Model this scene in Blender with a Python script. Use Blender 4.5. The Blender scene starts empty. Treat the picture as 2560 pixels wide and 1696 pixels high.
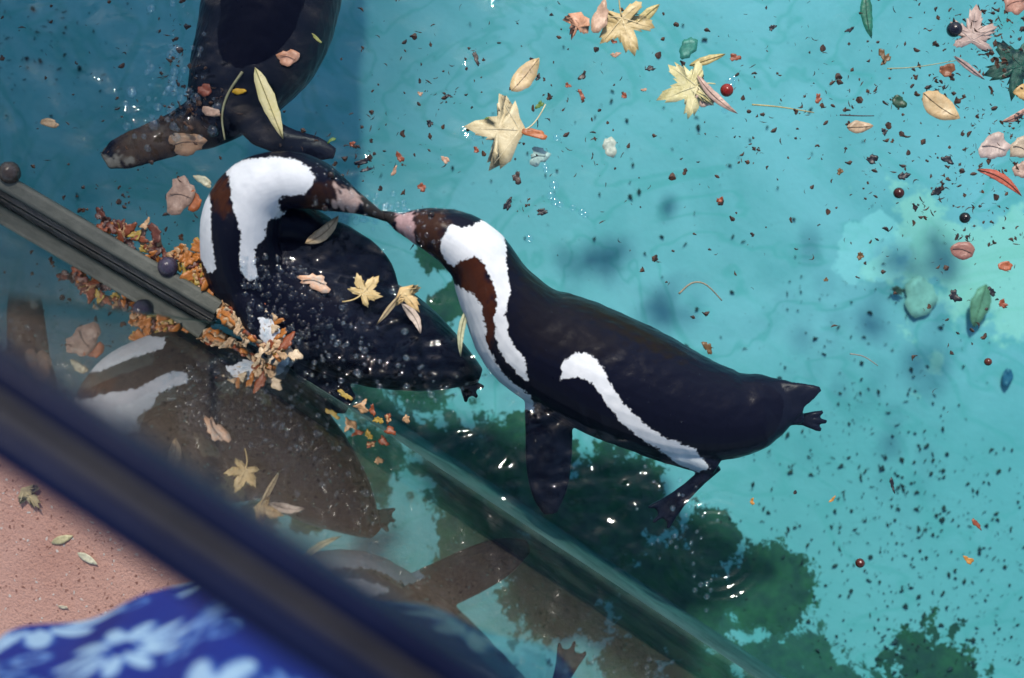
import bpy, bmesh, math, random
import numpy as np
from mathutils import Vector, Matrix

rnd = random.Random(7)
rng = np.random.default_rng(11)
SC = bpy.context.scene
COL = SC.collection

# ------------------------------------------------------------------ camera
PHI, TH, CAM_H, FPX = math.radians(33.5), math.radians(1.0), 1.8, 2560 / 36 * 50
CR = Matrix.Rotation(TH, 3, 'X') @ Matrix.Rotation(PHI, 3, 'Z')
cam = bpy.data.cameras.new('camera')
cam.lens = 50; cam.sensor_width = 36; cam.sensor_fit = 'HORIZONTAL'
cam.clip_start = 0.05; cam.clip_end = 2000
cam.dof.use_dof = True; cam.dof.focus_distance = 1.86; cam.dof.aperture_fstop = 1.9
cam.dof.aperture_blades = 0
cam_o = bpy.data.objects.new('camera', cam); COL.objects.link(cam_o)
cam_o.matrix_world = Matrix.Translation((0, 0, CAM_H)) @ CR.to_4x4()
SC.camera = cam_o

# ------------------------------------------------------------------ sky and sun
SUN_EL = math.radians(52)
SUN_AZ = (-0.56, 0.83)                       # horizontal direction towards the sun
TREE_C = (-2.74 - 0.56 * 4.3 / math.tan(SUN_EL), 0.30 + 0.83 * 4.3 / math.tan(SUN_EL))
w = bpy.data.worlds.new('World'); SC.world = w; w.use_nodes = True
nt = w.node_tree; nt.nodes.clear()
sky = nt.nodes.new('ShaderNodeTexSky'); sky.sky_type = 'NISHITA'; sky.sun_disc = False
sky.sun_elevation = SUN_EL; sky.sun_rotation = math.atan2(SUN_AZ[0], SUN_AZ[1])
bg = nt.nodes.new('ShaderNodeBackground'); bg.inputs[1].default_value = 0.13
wo = nt.nodes.new('ShaderNodeOutputWorld')
nt.links.new(sky.outputs[0], bg.inputs[0]); nt.links.new(bg.outputs[0], wo.inputs[0])
sun = bpy.data.lights.new('sun', 'SUN'); sun.energy = 2.9; sun.angle = math.radians(4.5)
sun.color = (1.0, 0.93, 0.82)
sun_o = bpy.data.objects.new('sun', sun); COL.objects.link(sun_o)
sd = Vector((SUN_AZ[0] * math.cos(SUN_EL), SUN_AZ[1] * math.cos(SUN_EL), math.sin(SUN_EL))).normalized()
sun_o.rotation_euler = sd.to_track_quat('Z', 'Y').to_euler()
sun_o.location = (-2, 3, 5)
vs = SC.view_settings
vs.view_transform = 'Standard'; vs.look = 'None'; vs.exposure = 0.48; vs.gamma = 1; vs.use_curve_mapping = False
cy = SC.cycles
cy.use_denoising = True
cy.max_bounces = 10; cy.transparent_max_bounces = 24; cy.transmission_bounces = 6; cy.glossy_bounces = 4
cy.sample_clamp_indirect = 6.0
cy.caustics_reflective = False; cy.caustics_refractive = False

# ------------------------------------------------------------------ helpers
FLOOR_Z = -0.34
YG = -0.158
PX = CAM_H / FPX                              # metres per photo pixel at the water
def at(px, py, z=0.0):
    d = CR @ Vector(((px - 1280) / FPX, (848 - py) / FPX, -1.0))
    t = (z - CAM_H) / d.z
    return Vector((d.x * t, d.y * t, z))
def lin(r, g, b, s=1.0):
    f = lambda c: ((c / 255 + 0.055) / 1.055) ** 2.4 if c > 10 else c / 255 / 12.92
    return (f(r) * s, f(g) * s, f(b) * s, 1)
def tag(o, label=None, cat=None, group=None, kind=None):
    if label: o['label'] = label
    if cat: o['category'] = cat
    if group: o['group'] = group
    if kind: o['kind'] = kind
    return o
def link(name, me, mat=None, parent=None):
    o = bpy.data.objects.new(name, me); COL.objects.link(o)
    if mat and not me.materials: me.materials.append(mat)
    if parent:
        o.parent = parent
    return o
def mesh(name, v, f, smooth=False):
    me = bpy.data.meshes.new(name)
    me.from_pydata([tuple(p) for p in v], [], f)
    if smooth: me.polygons.foreach_set('use_smooth', [True] * len(me.polygons))
    me.update()
    return me
def empty(name, loc):
    o = bpy.data.objects.new(name, None); COL.objects.link(o); o.location = loc
    o.empty_display_size = 0.02
    return o
def under(o, root):                           # parent a world-space mesh under an Empty that only has a location
    o.parent = root
    o.location = o.location - root.location
    return o
class NT:
    def __init__(s, name):
        s.m = bpy.data.materials.new(name); s.m.use_nodes = True
        s.t = s.m.node_tree; s.t.nodes.clear()
        s.out = s.n('ShaderNodeOutputMaterial')
    def n(s, typ, **k):
        o = s.t.nodes.new(typ)
        for a, b in k.items():
            if a.startswith('i_'):
                o.inputs[a[2:].replace('_', ' ')].default_value = b
            else: setattr(o, a, b)
        return o
    def l(s, a, b): s.t.links.new(a, b)
    def noise(s, scale, detail=4, rough=0.55, vec=None, dist=0.0):
        o = s.n('ShaderNodeTexNoise'); o.inputs['Scale'].default_value = scale
        o.inputs['Detail'].default_value = detail; o.inputs['Roughness'].default_value = rough
        o.inputs['Distortion'].default_value = dist
        if vec is not None: s.l(vec, o.inputs['Vector'])
        return o.outputs['Fac']
    def ramp(s, fac, stops):
        r = s.n('ShaderNodeValToRGB'); e = r.color_ramp.elements
        while len(e) < len(stops): e.new(0.5)
        for el, (p, c) in zip(e, stops):
            el.position = p; el.color = c if len(c) == 4 else (*c, 1)
        s.l(fac, r.inputs[0]); return r.outputs[0]
    def math(s, op, a, b=None, clamp=False):
        o = s.n('ShaderNodeMath', operation=op); o.use_clamp = clamp
        for k, q in enumerate((a, b)):
            if q is None: continue
            if isinstance(q, (int, float)): o.inputs[k].default_value = q
            else: s.l(q, o.inputs[k])
        return o.outputs[0]
    def mix(s, fac, a, b, blend='MIX'):
        o = s.n('ShaderNodeMix', data_type='RGBA', blend_type=blend)
        for k, q in ((0, fac), (6, a), (7, b)):
            if isinstance(q, (int, float, tuple)): o.inputs[k].default_value = q
            else: s.l(q, o.inputs[k])
        return o.outputs[2]
    def step(s, x, lo, hi):
        o = s.n('ShaderNodeMapRange', interpolation_type='SMOOTHSTEP')
        o.inputs[1].default_value = lo; o.inputs[2].default_value = hi
        s.l(x, o.inputs[0]); return o.outputs[0]
    def bump(s, h, strength=0.3, dist=0.01):
        b = s.n('ShaderNodeBump'); b.inputs['Strength'].default_value = strength
        b.inputs['Distance'].default_value = dist; s.l(h, b.inputs['Height']); return b.outputs[0]
    def pos(s): return s.n('ShaderNodeNewGeometry').outputs['Position']
    def obj(s): return s.n('ShaderNodeTexCoord').outputs['Object']
    def pbr(s, col, rough=0.6, normal=None, **k):
        p = s.n('ShaderNodeBsdfPrincipled')
        for key, q in (('Base Color', col), ('Roughness', rough)):
            if isinstance(q, (int, float, tuple)): p.inputs[key].default_value = q
            else: s.l(q, p.inputs[key])
        if normal is not None: s.l(normal, p.inputs['Normal'])
        for key, q in k.items(): p.inputs[key.replace('_', ' ')].default_value = q
        s.l(p.outputs[0], s.out.inputs[0]); return p
    def clear(s, f0, tint, rough, normal=None, gcol=(1, 1, 1, 1)):
        """clear dielectric sheet: Schlick reflection over straight transmission"""
        lw = s.n('ShaderNodeLayerWeight'); lw.inputs[0].default_value = 0.5
        if normal is not None: s.l(normal, lw.inputs['Normal'])
        f = s.math('POWER', lw.outputs['Facing'], 5.0)
        f = s.math('MULTIPLY', f, 1 - f0); f = s.math('ADD', f, f0, True)
        tr = s.n('ShaderNodeBsdfTransparent')
        if isinstance(tint, tuple): tr.inputs[0].default_value = tint
        else: s.l(tint, tr.inputs[0])
        gl = s.n('ShaderNodeBsdfGlossy'); gl.inputs['Color'].default_value = gcol
        gl.inputs['Roughness'].default_value = rough
        if normal is not None: s.l(normal, gl.inputs['Normal'])
        mx = s.n('ShaderNodeMixShader'); s.l(f, mx.inputs[0]); s.l(tr.outputs[0], mx.inputs[1]); s.l(gl.outputs[0], mx.inputs[2])
        return mx.outputs[0]

def waves(n, lo, hi, seed):
    r = np.random.default_rng(seed)
    k = 2 * np.pi / np.exp(r.uniform(np.log(lo), np.log(hi), n))
    a = r.uniform(0, 2 * np.pi, n); ph = r.uniform(0, 2 * np.pi, n)
    amp = (1 / k); amp /= np.sqrt((amp ** 2).sum() / 2)
    def f(x, y):
        h = np.zeros_like(x)
        for i in range(n):
            h += amp[i] * np.sin(k[i] * (np.cos(a[i]) * x + np.sin(a[i]) * y) + ph[i])
        return h
    return f

# ------------------------------------------------------------------ materials
def mat_floor():
    s = NT('pool_paint'); P = s.pos()
    big = s.noise(5.0, 5, 0.6, P, 0.6)
    col = s.ramp(big, [(0.30, (0.26, 0.38, 0.39)), (0.5, (0.37, 0.45, 0.47)), (0.72, (0.46, 0.51, 0.54))])
    # brushed streaks of algae film
    mp = s.n('ShaderNodeMapping'); mp.inputs['Rotation'].default_value = (0, 0, math.radians(62)); mp.inputs['Scale'].default_value = (3, 16, 1)
    s.l(P, mp.inputs[0])
    st = s.noise(2.2, 6, 0.65, mp.outputs[0], 0.4)
    col = s.mix(s.math('MULTIPLY', s.step(st, 0.52, 0.75), 0.35), col, (0.16, 0.40, 0.36, 1))
    # thin darker bands painted in for light rippling through the waves
    wv = s.noise(3.2, 3, 0.5, P, 2.2)
    band = s.math('SUBTRACT', 1.0, s.step(s.math('ABSOLUTE', s.math('SUBTRACT', wv, 0.5)), 0.0, 0.035))
    col = s.mix(s.math('MULTIPLY', band, 0.5), col, (0.15, 0.36, 0.33, 1))
    # worn pale patch
    def blob(px, py, r, amp, sc):
        c = at(px, py, FLOOR_Z)
        d = s.n('ShaderNodeVectorMath', operation='DISTANCE'); s.l(P, d.inputs[0]); d.inputs[1].default_value = c
        nz = s.noise(sc, 5, 0.6, P)
        return s.math('ADD', s.math('DIVIDE', d.outputs['Value'], r), s.math('MULTIPLY', s.math('SUBTRACT', nz, 0.5), amp))
    fl = blob(2200, 1400, 0.42, 1.2, 5)
    col = s.mix(s.math('MULTIPLY', s.math('SUBTRACT', 1.0, s.step(fl, 0.4, 1.1)), 0.6), col, (0.20, 0.36, 0.35, 1))
    b = blob(2420, 670, 0.13, 4.2, 11)
    col = s.mix(s.math('MULTIPLY', s.math('SUBTRACT', 1.0, s.step(b, 0.60, 0.92)), 0.42), col, (0.95, 0.80, 0.55, 1))
    b2 = blob(2190, 620, 0.07, 2.6, 12)
    col = s.mix(s.math('MULTIPLY', s.math('SUBTRACT', 1.0, s.step(b2, 0.70, 0.82)), 0.38), col, (0.80, 0.80, 0.76, 1))
    # dark reflections and shadows painted into the floor colour near the glass
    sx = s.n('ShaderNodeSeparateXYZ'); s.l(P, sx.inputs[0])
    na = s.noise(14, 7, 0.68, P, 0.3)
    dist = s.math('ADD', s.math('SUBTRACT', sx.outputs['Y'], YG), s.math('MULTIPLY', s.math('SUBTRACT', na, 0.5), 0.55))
    shade_mask = s.math('SUBTRACT', 1.0, s.step(dist, 0.055, 0.075))
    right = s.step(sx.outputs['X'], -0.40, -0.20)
    shade_mask = s.math('MULTIPLY', s.math('MULTIPLY', shade_mask, right), 0.9)
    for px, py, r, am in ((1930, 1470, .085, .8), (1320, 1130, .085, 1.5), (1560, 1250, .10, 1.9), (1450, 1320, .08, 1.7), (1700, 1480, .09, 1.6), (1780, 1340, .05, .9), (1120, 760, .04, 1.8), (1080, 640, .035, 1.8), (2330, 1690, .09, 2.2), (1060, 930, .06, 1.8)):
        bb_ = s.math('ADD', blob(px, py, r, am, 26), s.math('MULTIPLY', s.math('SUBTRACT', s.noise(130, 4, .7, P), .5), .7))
        shade_mask = s.math('MAXIMUM', shade_mask, s.math('MULTIPLY', s.math('SUBTRACT', 1.0, s.step(bb_, 0.78, 0.84)), 0.96))
    shade_col = s.ramp(s.noise(40, 4, 0.6, P), [(0.35, (0.010, 0.028, 0.014)), (0.65, (0.03, 0.075, 0.022))])
    col = s.mix(shade_mask, col, shade_col)
    # fine silt specks
    sp = s.noise(160, 3, 0.6, P)
    col = s.mix(s.math('MULTIPLY', s.step(sp, 0.68, 0.76), 0.45), col, (0.05, 0.12, 0.12, 1))
    s.pbr(col, 0.7, s.bump(s.noise(60, 5, 0.6, P), 0.25, 0.004)); return s.m
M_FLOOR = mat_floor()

def mat_water():
    s = NT('pool_water'); P = s.pos()
    n1 = s.noise(22, 3, 0.5, P, 0.5); n2 = s.noise(70, 2, 0.5, P)
    h = s.math('ADD', s.math('MULTIPLY', n1, 1.0), s.math('MULTIPLY', n2, 0.25))
    sh = s.clear(0.02, (0.97, 0.995, 1.0, 1), 0.03, s.bump(h, 0.25, 0.012))
    s.l(sh, s.out.inputs[0])
    ab = s.n('ShaderNodeVolumeAbsorption'); ab.inputs['Color'].default_value = (0.10, 0.86, 0.90, 1); ab.inputs['Density'].default_value = 1.7
    s.l(ab.outputs[0], s.out.inputs['Volume']); return s.m
M_WATER = mat_water()

def mat_glass():
    s = NT('barrier_glass'); P = s.pos()
    sp = s.noise(260, 2, 0.6, P); dust = s.math('MULTIPLY', s.step(sp, 0.70, 0.76), 0.5)
    smear = s.math('MULTIPLY', s.step(s.noise(9, 5, 0.6, P, 0.8), 0.45, 0.8), 0.05)
    sh = s.clear(0.04, (0.97, 0.985, 0.98, 1), 0.02)
    va = s.n('ShaderNodeVolumeAbsorption'); va.inputs['Color'].default_value = (0.0, 0.30, 0.22, 1); va.inputs['Density'].default_value = 9.0
    s.l(va.outputs[0], s.out.inputs['Volume'])
    df = s.n('ShaderNodeBsdfDiffuse'); df.inputs[0].default_value = (0.32, 0.33, 0.28, 1)
    mx = s.n('ShaderNodeMixShader'); s.l(s.math('ADD', dust, smear, True), mx.inputs[0]); s.l(sh, mx.inputs[1]); s.l(df.outputs[0], mx.inputs[2])
    s.l(mx.outputs[0], s.out.inputs[0]); return s.m
M_GLASS = mat_glass()
def mat_glass_edge():
    s = NT('glass_edge'); P = s.pos()
    c = s.ramp(s.noise(30, 5, 0.6, P), [(0.3, (0.03, 0.09, 0.085)), (0.7, (0.16, 0.20, 0.16))])
    s.pbr(c, 0.35); return s.m
M_GEDGE = mat_glass_edge()

def mat_rail():
    s = NT('navy_paint'); P = s.pos()
    c = s.ramp(s.noise(14, 5, 0.6, P), [(0.3, (0.0025, 0.0045, 0.020)), (0.7, (0.0045, 0.008, 0.032))])
    s.pbr(c, 0.30, s.bump(s.noise(120, 3, 0.5, P), 0.08, 0.002), Specular_IOR_Level=0.12); return s.m
M_RAIL = mat_rail()
def simple(name, c1, c2, scale=20, rough=0.6, bump=0.3, bdist=0.003, coord='pos', **k):
    s = NT(name); P = s.pos() if coord == 'pos' else s.obj()
    n = s.noise(scale, 6, 0.62, P, 0.3)
    s.pbr(s.ramp(n, [(0.3, c1), (0.7, c2)]), rough, s.bump(s.noise(scale * 4, 4, 0.6, P), bump, bdist), **k); return s.m
M_GROOVE = simple('rubber_strip', (0.012, 0.012, 0.012), (0.035, 0.032, 0.028), 30, 0.5)
M_CHANNEL = simple('dark_steel', (0.02, 0.022, 0.022), (0.05, 0.052, 0.048), 25, 0.45)
M_LEDGE = simple('weathered_rubber', (0.05, 0.055, 0.045), (0.11, 0.115, 0.095), 30, 0.6)
M_WALL = simple('pool_wall_paint', (0.025, 0.05, 0.045), (0.10, 0.16, 0.145), 16, 0.7)

def mat_ground():
    s = NT('pink_aggregate_concrete'); P = s.pos()
    base = s.ramp(s.noise(9, 5, 0.6, P), [(0.3, (0.50, 0.245, 0.19)), (0.7, (0.62, 0.335, 0.27))])
    v = s.n('ShaderNodeTexVoronoi'); v.inputs['Scale'].default_value = 210
    nv = s.n('ShaderNodeTexNoise'); nv.inputs['Scale'].default_value = 90; nv.inputs['Detail'].default_value = 3; s.l(P, nv.inputs['Vector'])
    va = s.n('ShaderNodeVectorMath', operation='SCALE'); s.l(nv.outputs['Color'], va.inputs[0]); va.inputs['Scale'].default_value = 0.012
    vb = s.n('ShaderNodeVectorMath', operation='ADD'); s.l(P, vb.inputs[0]); s.l(va.outputs[0], vb.inputs[1])
    s.l(vb.outputs[0], v.inputs['Vector'])
    h = s.n('ShaderNodeSeparateColor'); s.l(v.outputs['Color'], h.inputs[0])
    dark = s.math('MULTIPLY', s.math('MULTIPLY', s.step(h.outputs[0], 0.70, 0.95), 0.8), s.math('SUBTRACT', 1.0, s.step(v.outputs['Distance'], 0.15, 0.55)))
    lite = s.math('MULTIPLY', s.step(h.outputs[1], 0.90, 0.93), s.math('SUBTRACT', 1.0, s.step(v.outputs['Distance'], 0.2, 0.45)))
    grain = s.noise(420, 3, 0.7, P)
    c = s.mix(s.math('MULTIPLY', s.step(grain, 0.48, 0.7), 0.32), base, (0.22, 0.10, 0.08, 1))
    c = s.mix(dark, c, (0.13, 0.035, 0.022, 1))
    c = s.mix(lite, c, (0.62, 0.52, 0.47, 1))
    hh = s.math('ADD', grain, s.math('MULTIPLY', v.outputs['Distance'], -0.6))
    s.pbr(c, 0.85, s.bump(hh, 0.7, 0.003)); return s.m
M_GROUND = mat_ground()

def mat_penguin():
    s = NT('wet_plumage'); P = s.obj()
    a = s.n('ShaderNodeAttribute', attribute_name='tint').outputs['Color']
    wsd = s.n('ShaderNodeAttribute', attribute_name='white').outputs['Fac']
    n1 = s.noise(260, 4, 0.65, P); n2 = s.noise(70, 3, 0.6, P)
    x = s.math('ADD', wsd, s.math('ADD', s.math('MULTIPLY', s.math('SUBTRACT', n1, 0.5), 0.009), s.math('MULTIPLY', s.math('SUBTRACT', n2, 0.5), 0.010)))
    wf = s.step(x, -0.0019, -0.0005)
    white = s.ramp(s.noise(40, 4, 0.6, P), [(0.3, (0.66, 0.68, 0.70)), (0.7, (0.80, 0.81, 0.82))])
    dk = s.mix(s.math('MULTIPLY', s.noise(300, 3, 0.6, P), 0.5), a, (0.004, 0.004, 0.006, 1))
    c = s.mix(wf, dk, white)
    rough = s.math('ADD', s.math('MULTIPLY', wf, 0.35), s.math('ADD', s.math('MULTIPLY', n2, 0.12), 0.24))
    s.pbr(c, rough, s.bump(s.math('ADD', s.noise(340, 4, 0.7, P), s.math('MULTIPLY', s.noise(30, 2, 0.5, P), 0.8)), 0.3, 0.0009), Specular_IOR_Level=0.10); return s.m
M_PENG = mat_penguin()
def mat_eye():
    s = NT('eye_gloss'); s.pbr((0.02, 0.01, 0.008, 1), 0.08); return s.m
M_EYE = mat_eye()
def mat_drop():
    s = NT('water_drop')
    s.l(s.clear(0.04, (0.97, 0.99, 1, 1), 0.10), s.out.inputs[0]); return s.m
M_DROP = mat_drop()
def mat_bubble():
    s = NT('bubble_film')
    s.l(s.clear(0.05, (0.93, 0.98, 1, 1), 0.08), s.out.inputs[0]); return s.m
M_BUB = mat_bubble()

_leaf = {}
def leafmat(rgb, rgb2=None, wet=0.45):
    k = (rgb, rgb2)
    if k in _leaf: return _leaf[k]
    s = NT('leaf_tissue'); P = s.obj()
    c1 = lin(*rgb, 0.98); c2 = lin(*(rgb2 or tuple(int(q * 0.82) for q in rgb)), 0.98)
    if sum(rgb) > 420: c1 = tuple(.75 * q + .25 * max(c1[:3]) * f_ for q, f_ in zip(c1[:3], (1, .92, .75))) + (1,); c2 = tuple(.8 * q + .2 * max(c2[:3]) * f_ for q, f_ in zip(c2[:3], (1, .9, .7))) + (1,)
    c = s.ramp(s.noise(70, 6, 0.7, P, 0.8), [(0.30, c1), (0.58, c2), (0.74, tuple(q * .6 for q in c2[:3]) + (1,))])
    c = s.mix(s.math('MULTIPLY', s.step(s.noise(170, 3, 0.6, P), 0.62, 0.72), 0.6), c, tuple(q * 0.35 for q in c2[:3]) + (1,))
    s.pbr(c, wet, s.bump(s.noise(110, 4, 0.6, P), 0.5, 0.002))
    _leaf[k] = s.m; return s.m
M_SPECK = simple('plant_and_reflection_specks', (0.006, 0.008, 0.014), (0.11, 0.045, 0.018), 38, 0.6)
M_FSPECK = simple('silt_specks', (0.008, 0.02, 0.03), (0.06, 0.05, 0.03), 30, 0.7)
M_FOAM = simple('foam_white', (0.62, 0.64, 0.62), (0.82, 0.82, 0.80), 60, 0.3)

# ------------------------------------------------------------------ the setting
XJ = at(545, 800).x
def face(x):                                  # pool face of the glass; the panel past the joint turns by 2.5 degrees
    return YG + (x - XJ) * math.tan(math.radians(3.2)) if x < XJ else YG
X0, X1, Y1 = -3.2, 3.2, 3.0
XP = -1.15                                    # outer end of the turned panel
def facec(x): return face(max(x, XP))

# pool floor
def grid_mesh(name, xs, ys, z):
    v = [(x, y, z) for y in ys for x in xs]; nx = len(xs)
    f = [(j * nx + i, j * nx + i + 1, (j + 1) * nx + i + 1, (j + 1) * nx + i) for j in range(len(ys) - 1) for i in range(nx - 1)]
    return mesh(name, v, f)
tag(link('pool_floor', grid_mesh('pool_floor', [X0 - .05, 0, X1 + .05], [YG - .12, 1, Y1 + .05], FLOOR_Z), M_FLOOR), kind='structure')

# pool walls
def wall_under_glass():
    xs = [X0, XP, XJ, X1]; v = []; f = []
    for x in xs:
        y = facec(x) - 0.002
        v += [(x, y, -0.036), (x, y, FLOOR_Z - .02), (x, -0.45, FLOOR_Z - .02), (x, -0.45, -0.036)]
    for i in range(len(xs) - 1):
        a = i * 4
        for k in range(4):
            f.append((a + k, a + (k + 1) % 4, a + 4 + (k + 1) % 4, a + 4 + k))
    f += [(0, 3, 2, 1), tuple(len(v) - 4 + k for k in range(4))]
    return mesh('pool_wall', v, f)
tag(link('pool_wall', wall_under_glass(), M_WALL), kind='structure')
def box(x0, x1, y0, y1, z0, z1):
    v = [(x0, y0, z0), (x1, y0, z0), (x1, y1, z0), (x0, y1, z0), (x0, y0, z1), (x1, y0, z1), (x1, y1, z1), (x0, y1, z1)]
    f = [(0, 3, 2, 1), (4, 5, 6, 7), (0, 1, 5, 4), (1, 2, 6, 5), (2, 3, 7, 6), (3, 0, 4, 7)]
    return v, f
def boxes(name, lst, mat):
    v = []; f = []
    for b in lst:
        bv, bf = box(*b); o = len(v); v += bv; f += [tuple(q + o for q in t) for t in bf]
    return link(name, mesh(name, v, f), mat)
tag(boxes('far_pool_wall', [(X0 - .25, X1 + .25, Y1, Y1 + .25, FLOOR_Z - .1, 0.14), (X0 - .25, X0, -.44, Y1 - .002, FLOOR_Z - .1, 0.138), (X1, X1 + .25, -.44, Y1 - .002, FLOOR_Z - .1, 0.138)], M_WALL), kind='structure')
# ground: visitor side path and land round the pool
GZ = 0.0
tag(boxes('ground', [(-120, 120, -120, -2.49, -0.6, GZ), (-120, X0 - .252, -2.488, 120, -0.6, GZ), (X1 + .252, 120, -2.488, 120, -0.6, GZ), (X0 - .25, X1 + .25, Y1 + .252, 120, -0.6, GZ)], M_GROUND), kind='structure')
# path edge slab between the ground and the glass channel
def path_edge():
    xs = [X0 - .2515, XP, XJ, X1 + .2515]; v = []; f = []
    for x in xs:
        y = facec(x) - 0.034
        v += [(x, y, GZ + .003), (x, y, -0.034), (x, -2.5, -0.034), (x, -2.5, GZ + .003)]
    for i in range(3):
        a = i * 4
        for k in range(4): f.append((a + k, a + (k + 1) % 4, a + 4 + (k + 1) % 4, a + 4 + k))
    f += [(0, 3, 2, 1), tuple(len(v) - 4 + k for k in range(4))]
    return mesh('path', v, f)
tag(link('path', path_edge(), M_GROUND), kind='structure')

# water
def build_water():
    xs = np.concatenate([np.linspace(X0 + .004, -0.90, 24)[:-1], np.arange(-0.90, 0.90, 0.004), np.linspace(0.90, X1 - .004, 24)])
    ys = np.concatenate([np.arange(YG - .004, 0.80, 0.004), np.linspace(0.80, Y1 - .004, 22)])
    X, Y = np.meshgrid(xs, ys)
    fx = np.array([facec(x) for x in xs]) - YG
    Y = Y + fx[None, :] * np.clip((0.12 - (Y - YG)) / 0.12, 0, 1)
    Z = 0.0011 * waves(26, 0.05, 0.22, 3)(X, Y)
    def g(px, py, r):
        c = at(px, py); return np.exp(-((X - c.x) ** 2 + (Y - c.y) ** 2) / r ** 2)
    chop = waves(44, 0.022, 0.060, 5)(X, Y) + .35 * waves(30, 0.010, 0.02, 15)(X, Y)
    agit = 1.0 * g(760, 860, .10) + .8 * g(950, 900, .10) + .6 * g(1230, 1050, .10) + .6 * g(420, 230, .08) + .5 * g(1000, 620, .06) + .45 * g(1650, 1230, .10) + .35 * g(1450, 1180, .10) + .25 * g(1350, 420, .06) + .3 * g(900, 420, .05)
    Z += 0.0027 * np.clip(agit, 0, 1) * chop
    mid = waves(30, 0.03, 0.09, 9)(X, Y)
    Z += 0.0016 * np.clip(g(1200, 260, .22) + g(250, 180, .22) + g(1500, 1250, .2), 0, 1) * mid
    c = at(1790, 1370); r = np.hypot(X - c.x, Y - c.y)
    Z += 0.0022 * np.sin(r * 2 * np.pi / 0.013) * np.exp(-((r - .05) / .028) ** 2)
    ny, nx = X.shape
    v = np.stack([X, Y, Z], -1).reshape(-1, 3)
    i = np.arange(ny * nx).reshape(ny, nx)
    f = np.stack([i[:-1, :-1], i[:-1, 1:], i[1:, 1:], i[1:, :-1]], -1).reshape(-1, 4)
    # closed body: rim dropped to below the floor
    rim = np.concatenate([i[0, :], i[1:, -1], i[-1, -2::-1], i[-2:0:-1, 0]])
    zb = FLOOR_Z - 0.012
    vb = v[rim].copy(); vb[:, 2] = zb
    n0 = len(v); k = np.arange(len(rim)); k2 = (k + 1) % len(rim)
    side = np.stack([rim[k], n0 + k, n0 + k2, rim[k2]], -1)
    V = np.concatenate([v, vb]); F = np.concatenate([f, side]).tolist() + [(n0 + k[::-1]).tolist()]
    me = bpy.data.meshes.new('water'); me.from_pydata(V.tolist(), [], F)
    me.polygons.foreach_set('use_smooth', [True] * len(f) + [False] * (len(me.polygons) - len(f)))
    me.update()
    return me
tag(link('water', build_water(), M_WATER), kind='structure')

# ------------------------------------------------------------------ glass barrier
RAIL_Z = 1.10
def glass_panel(xa, xb, label):
    ya, yb = facec(xa), facec(xb); t = 0.012
    root = empty('glass_panel', ((xa + xb) / 2, (ya + yb) / 2, -0.03))
    z0, z1 = -0.034, RAIL_Z - 0.03
    v = [(xa, ya, z0), (xb, yb, z0), (xb, yb - t, z0), (xa, ya - t, z0), (xa, ya, z1), (xb, yb, z1), (xb, yb - t, z1), (xa, ya - t, z1)]
    under(link('pane', mesh('pane', v, [(0, 4, 5, 1), (2, 6, 7, 3)][:2]), M_GLASS), root)
    e = 0.0004
    v2 = [(x, y, z) for x, y, z in v]
    under(link('polished_edge', mesh('polished_edge', v2, [(0, 1, 2, 3), (4, 7, 6, 5), (1, 5, 6, 2), (0, 3, 7, 4)]), M_GEDGE), root)
    tag(root, label, 'glass panel', 'clear glass panels of the pool barrier')
glass_panel(XJ + .002, 1.55, 'long clear glass panel mirroring the swimming penguins and rising out of the pool')
glass_panel(XP, XJ - .002, 'clear glass panel standing behind the grey ledge bar at the pool edge')

def channel():
    xs = [X0, XP, XJ, X1]; v = []; f = []
    for x in xs:
        y = facec(x)
        v += [(x, y - .0135, 0.010), (x, y - .0135, -0.033), (x, y - .0335, -0.033), (x, y - .0335, 0.010)]
    for i in range(3):
        a = i * 4
        for k in range(4): f.append((a + k, a + (k + 1) % 4, a + 4 + (k + 1) % 4, a + 4 + k))
    f += [(0, 3, 2, 1), tuple(len(v) - 4 + k for k in range(4))]
    return mesh('base_channel', v, f)
tag(link('base_channel', channel(), M_CHANNEL), 'dark steel channel holding the foot of the glass barrier', 'channel')

def tube_profile(name, prof, x0, x1, mat, smooth=False):
    n = len(prof); v = [(x0, y, z) for y, z in prof] + [(x1, y, z) for y, z in prof]
    f = [(i, (i + 1) % n, n + (i + 1) % n, n + i) for i in range(n)] + [tuple(range(n))[::-1], tuple(range(n, 2 * n))]
    return link(name, mesh(name, v, f, smooth), mat)
rail = empty('handrail', (0, -0.156, RAIL_Z))
def rr(y0, y1, z0, z1, r, n=5):
    p = []
    for cx, cz, a0 in ((y1 - r, z1 - r, 0), (y0 + r, z1 - r, 90), (y0 + r, z0 + r, 180), (y1 - r, z0 + r, 270)):
        for k in range(n + 1):
            a = math.radians(a0 + 90 * k / n); p.append((cx + r * math.cos(a), cz + r * math.sin(a)))
    return p
# two navy bars with a rubber strip seated between them
under(tube_profile('rail_bar', rr(-0.1515, -0.131, RAIL_Z - .036, RAIL_Z, .008), -1.6, 1.6, M_RAIL), rail)
under(tube_profile('rail_bar', rr(-0.182, -0.1585, RAIL_Z - .036, RAIL_Z, .008), -1.6, 1.6, M_RAIL), rail)
under(tube_profile('rubber_strip', rr(-0.1585 + .0002, -0.1515 - .0002, RAIL_Z - .03, RAIL_Z - .004, .002), -1.6, 1.6, M_GROOVE), rail)
for x in (-1.35, 1.58):
    y = facec(x) - .0335
    bv, bf = box(x - .025, x + .025, -0.238, -0.19, GZ + .004, RAIL_Z - .001)
    under(link('post', mesh('post', bv, bf), M_RAIL), rail)
    bv, bf = box(x - .02, x + .02, -0.1895, -0.1825, RAIL_Z - .03, RAIL_Z - .008)
    under(link('bracket', mesh('bracket', bv, bf), M_RAIL), rail)
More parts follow.
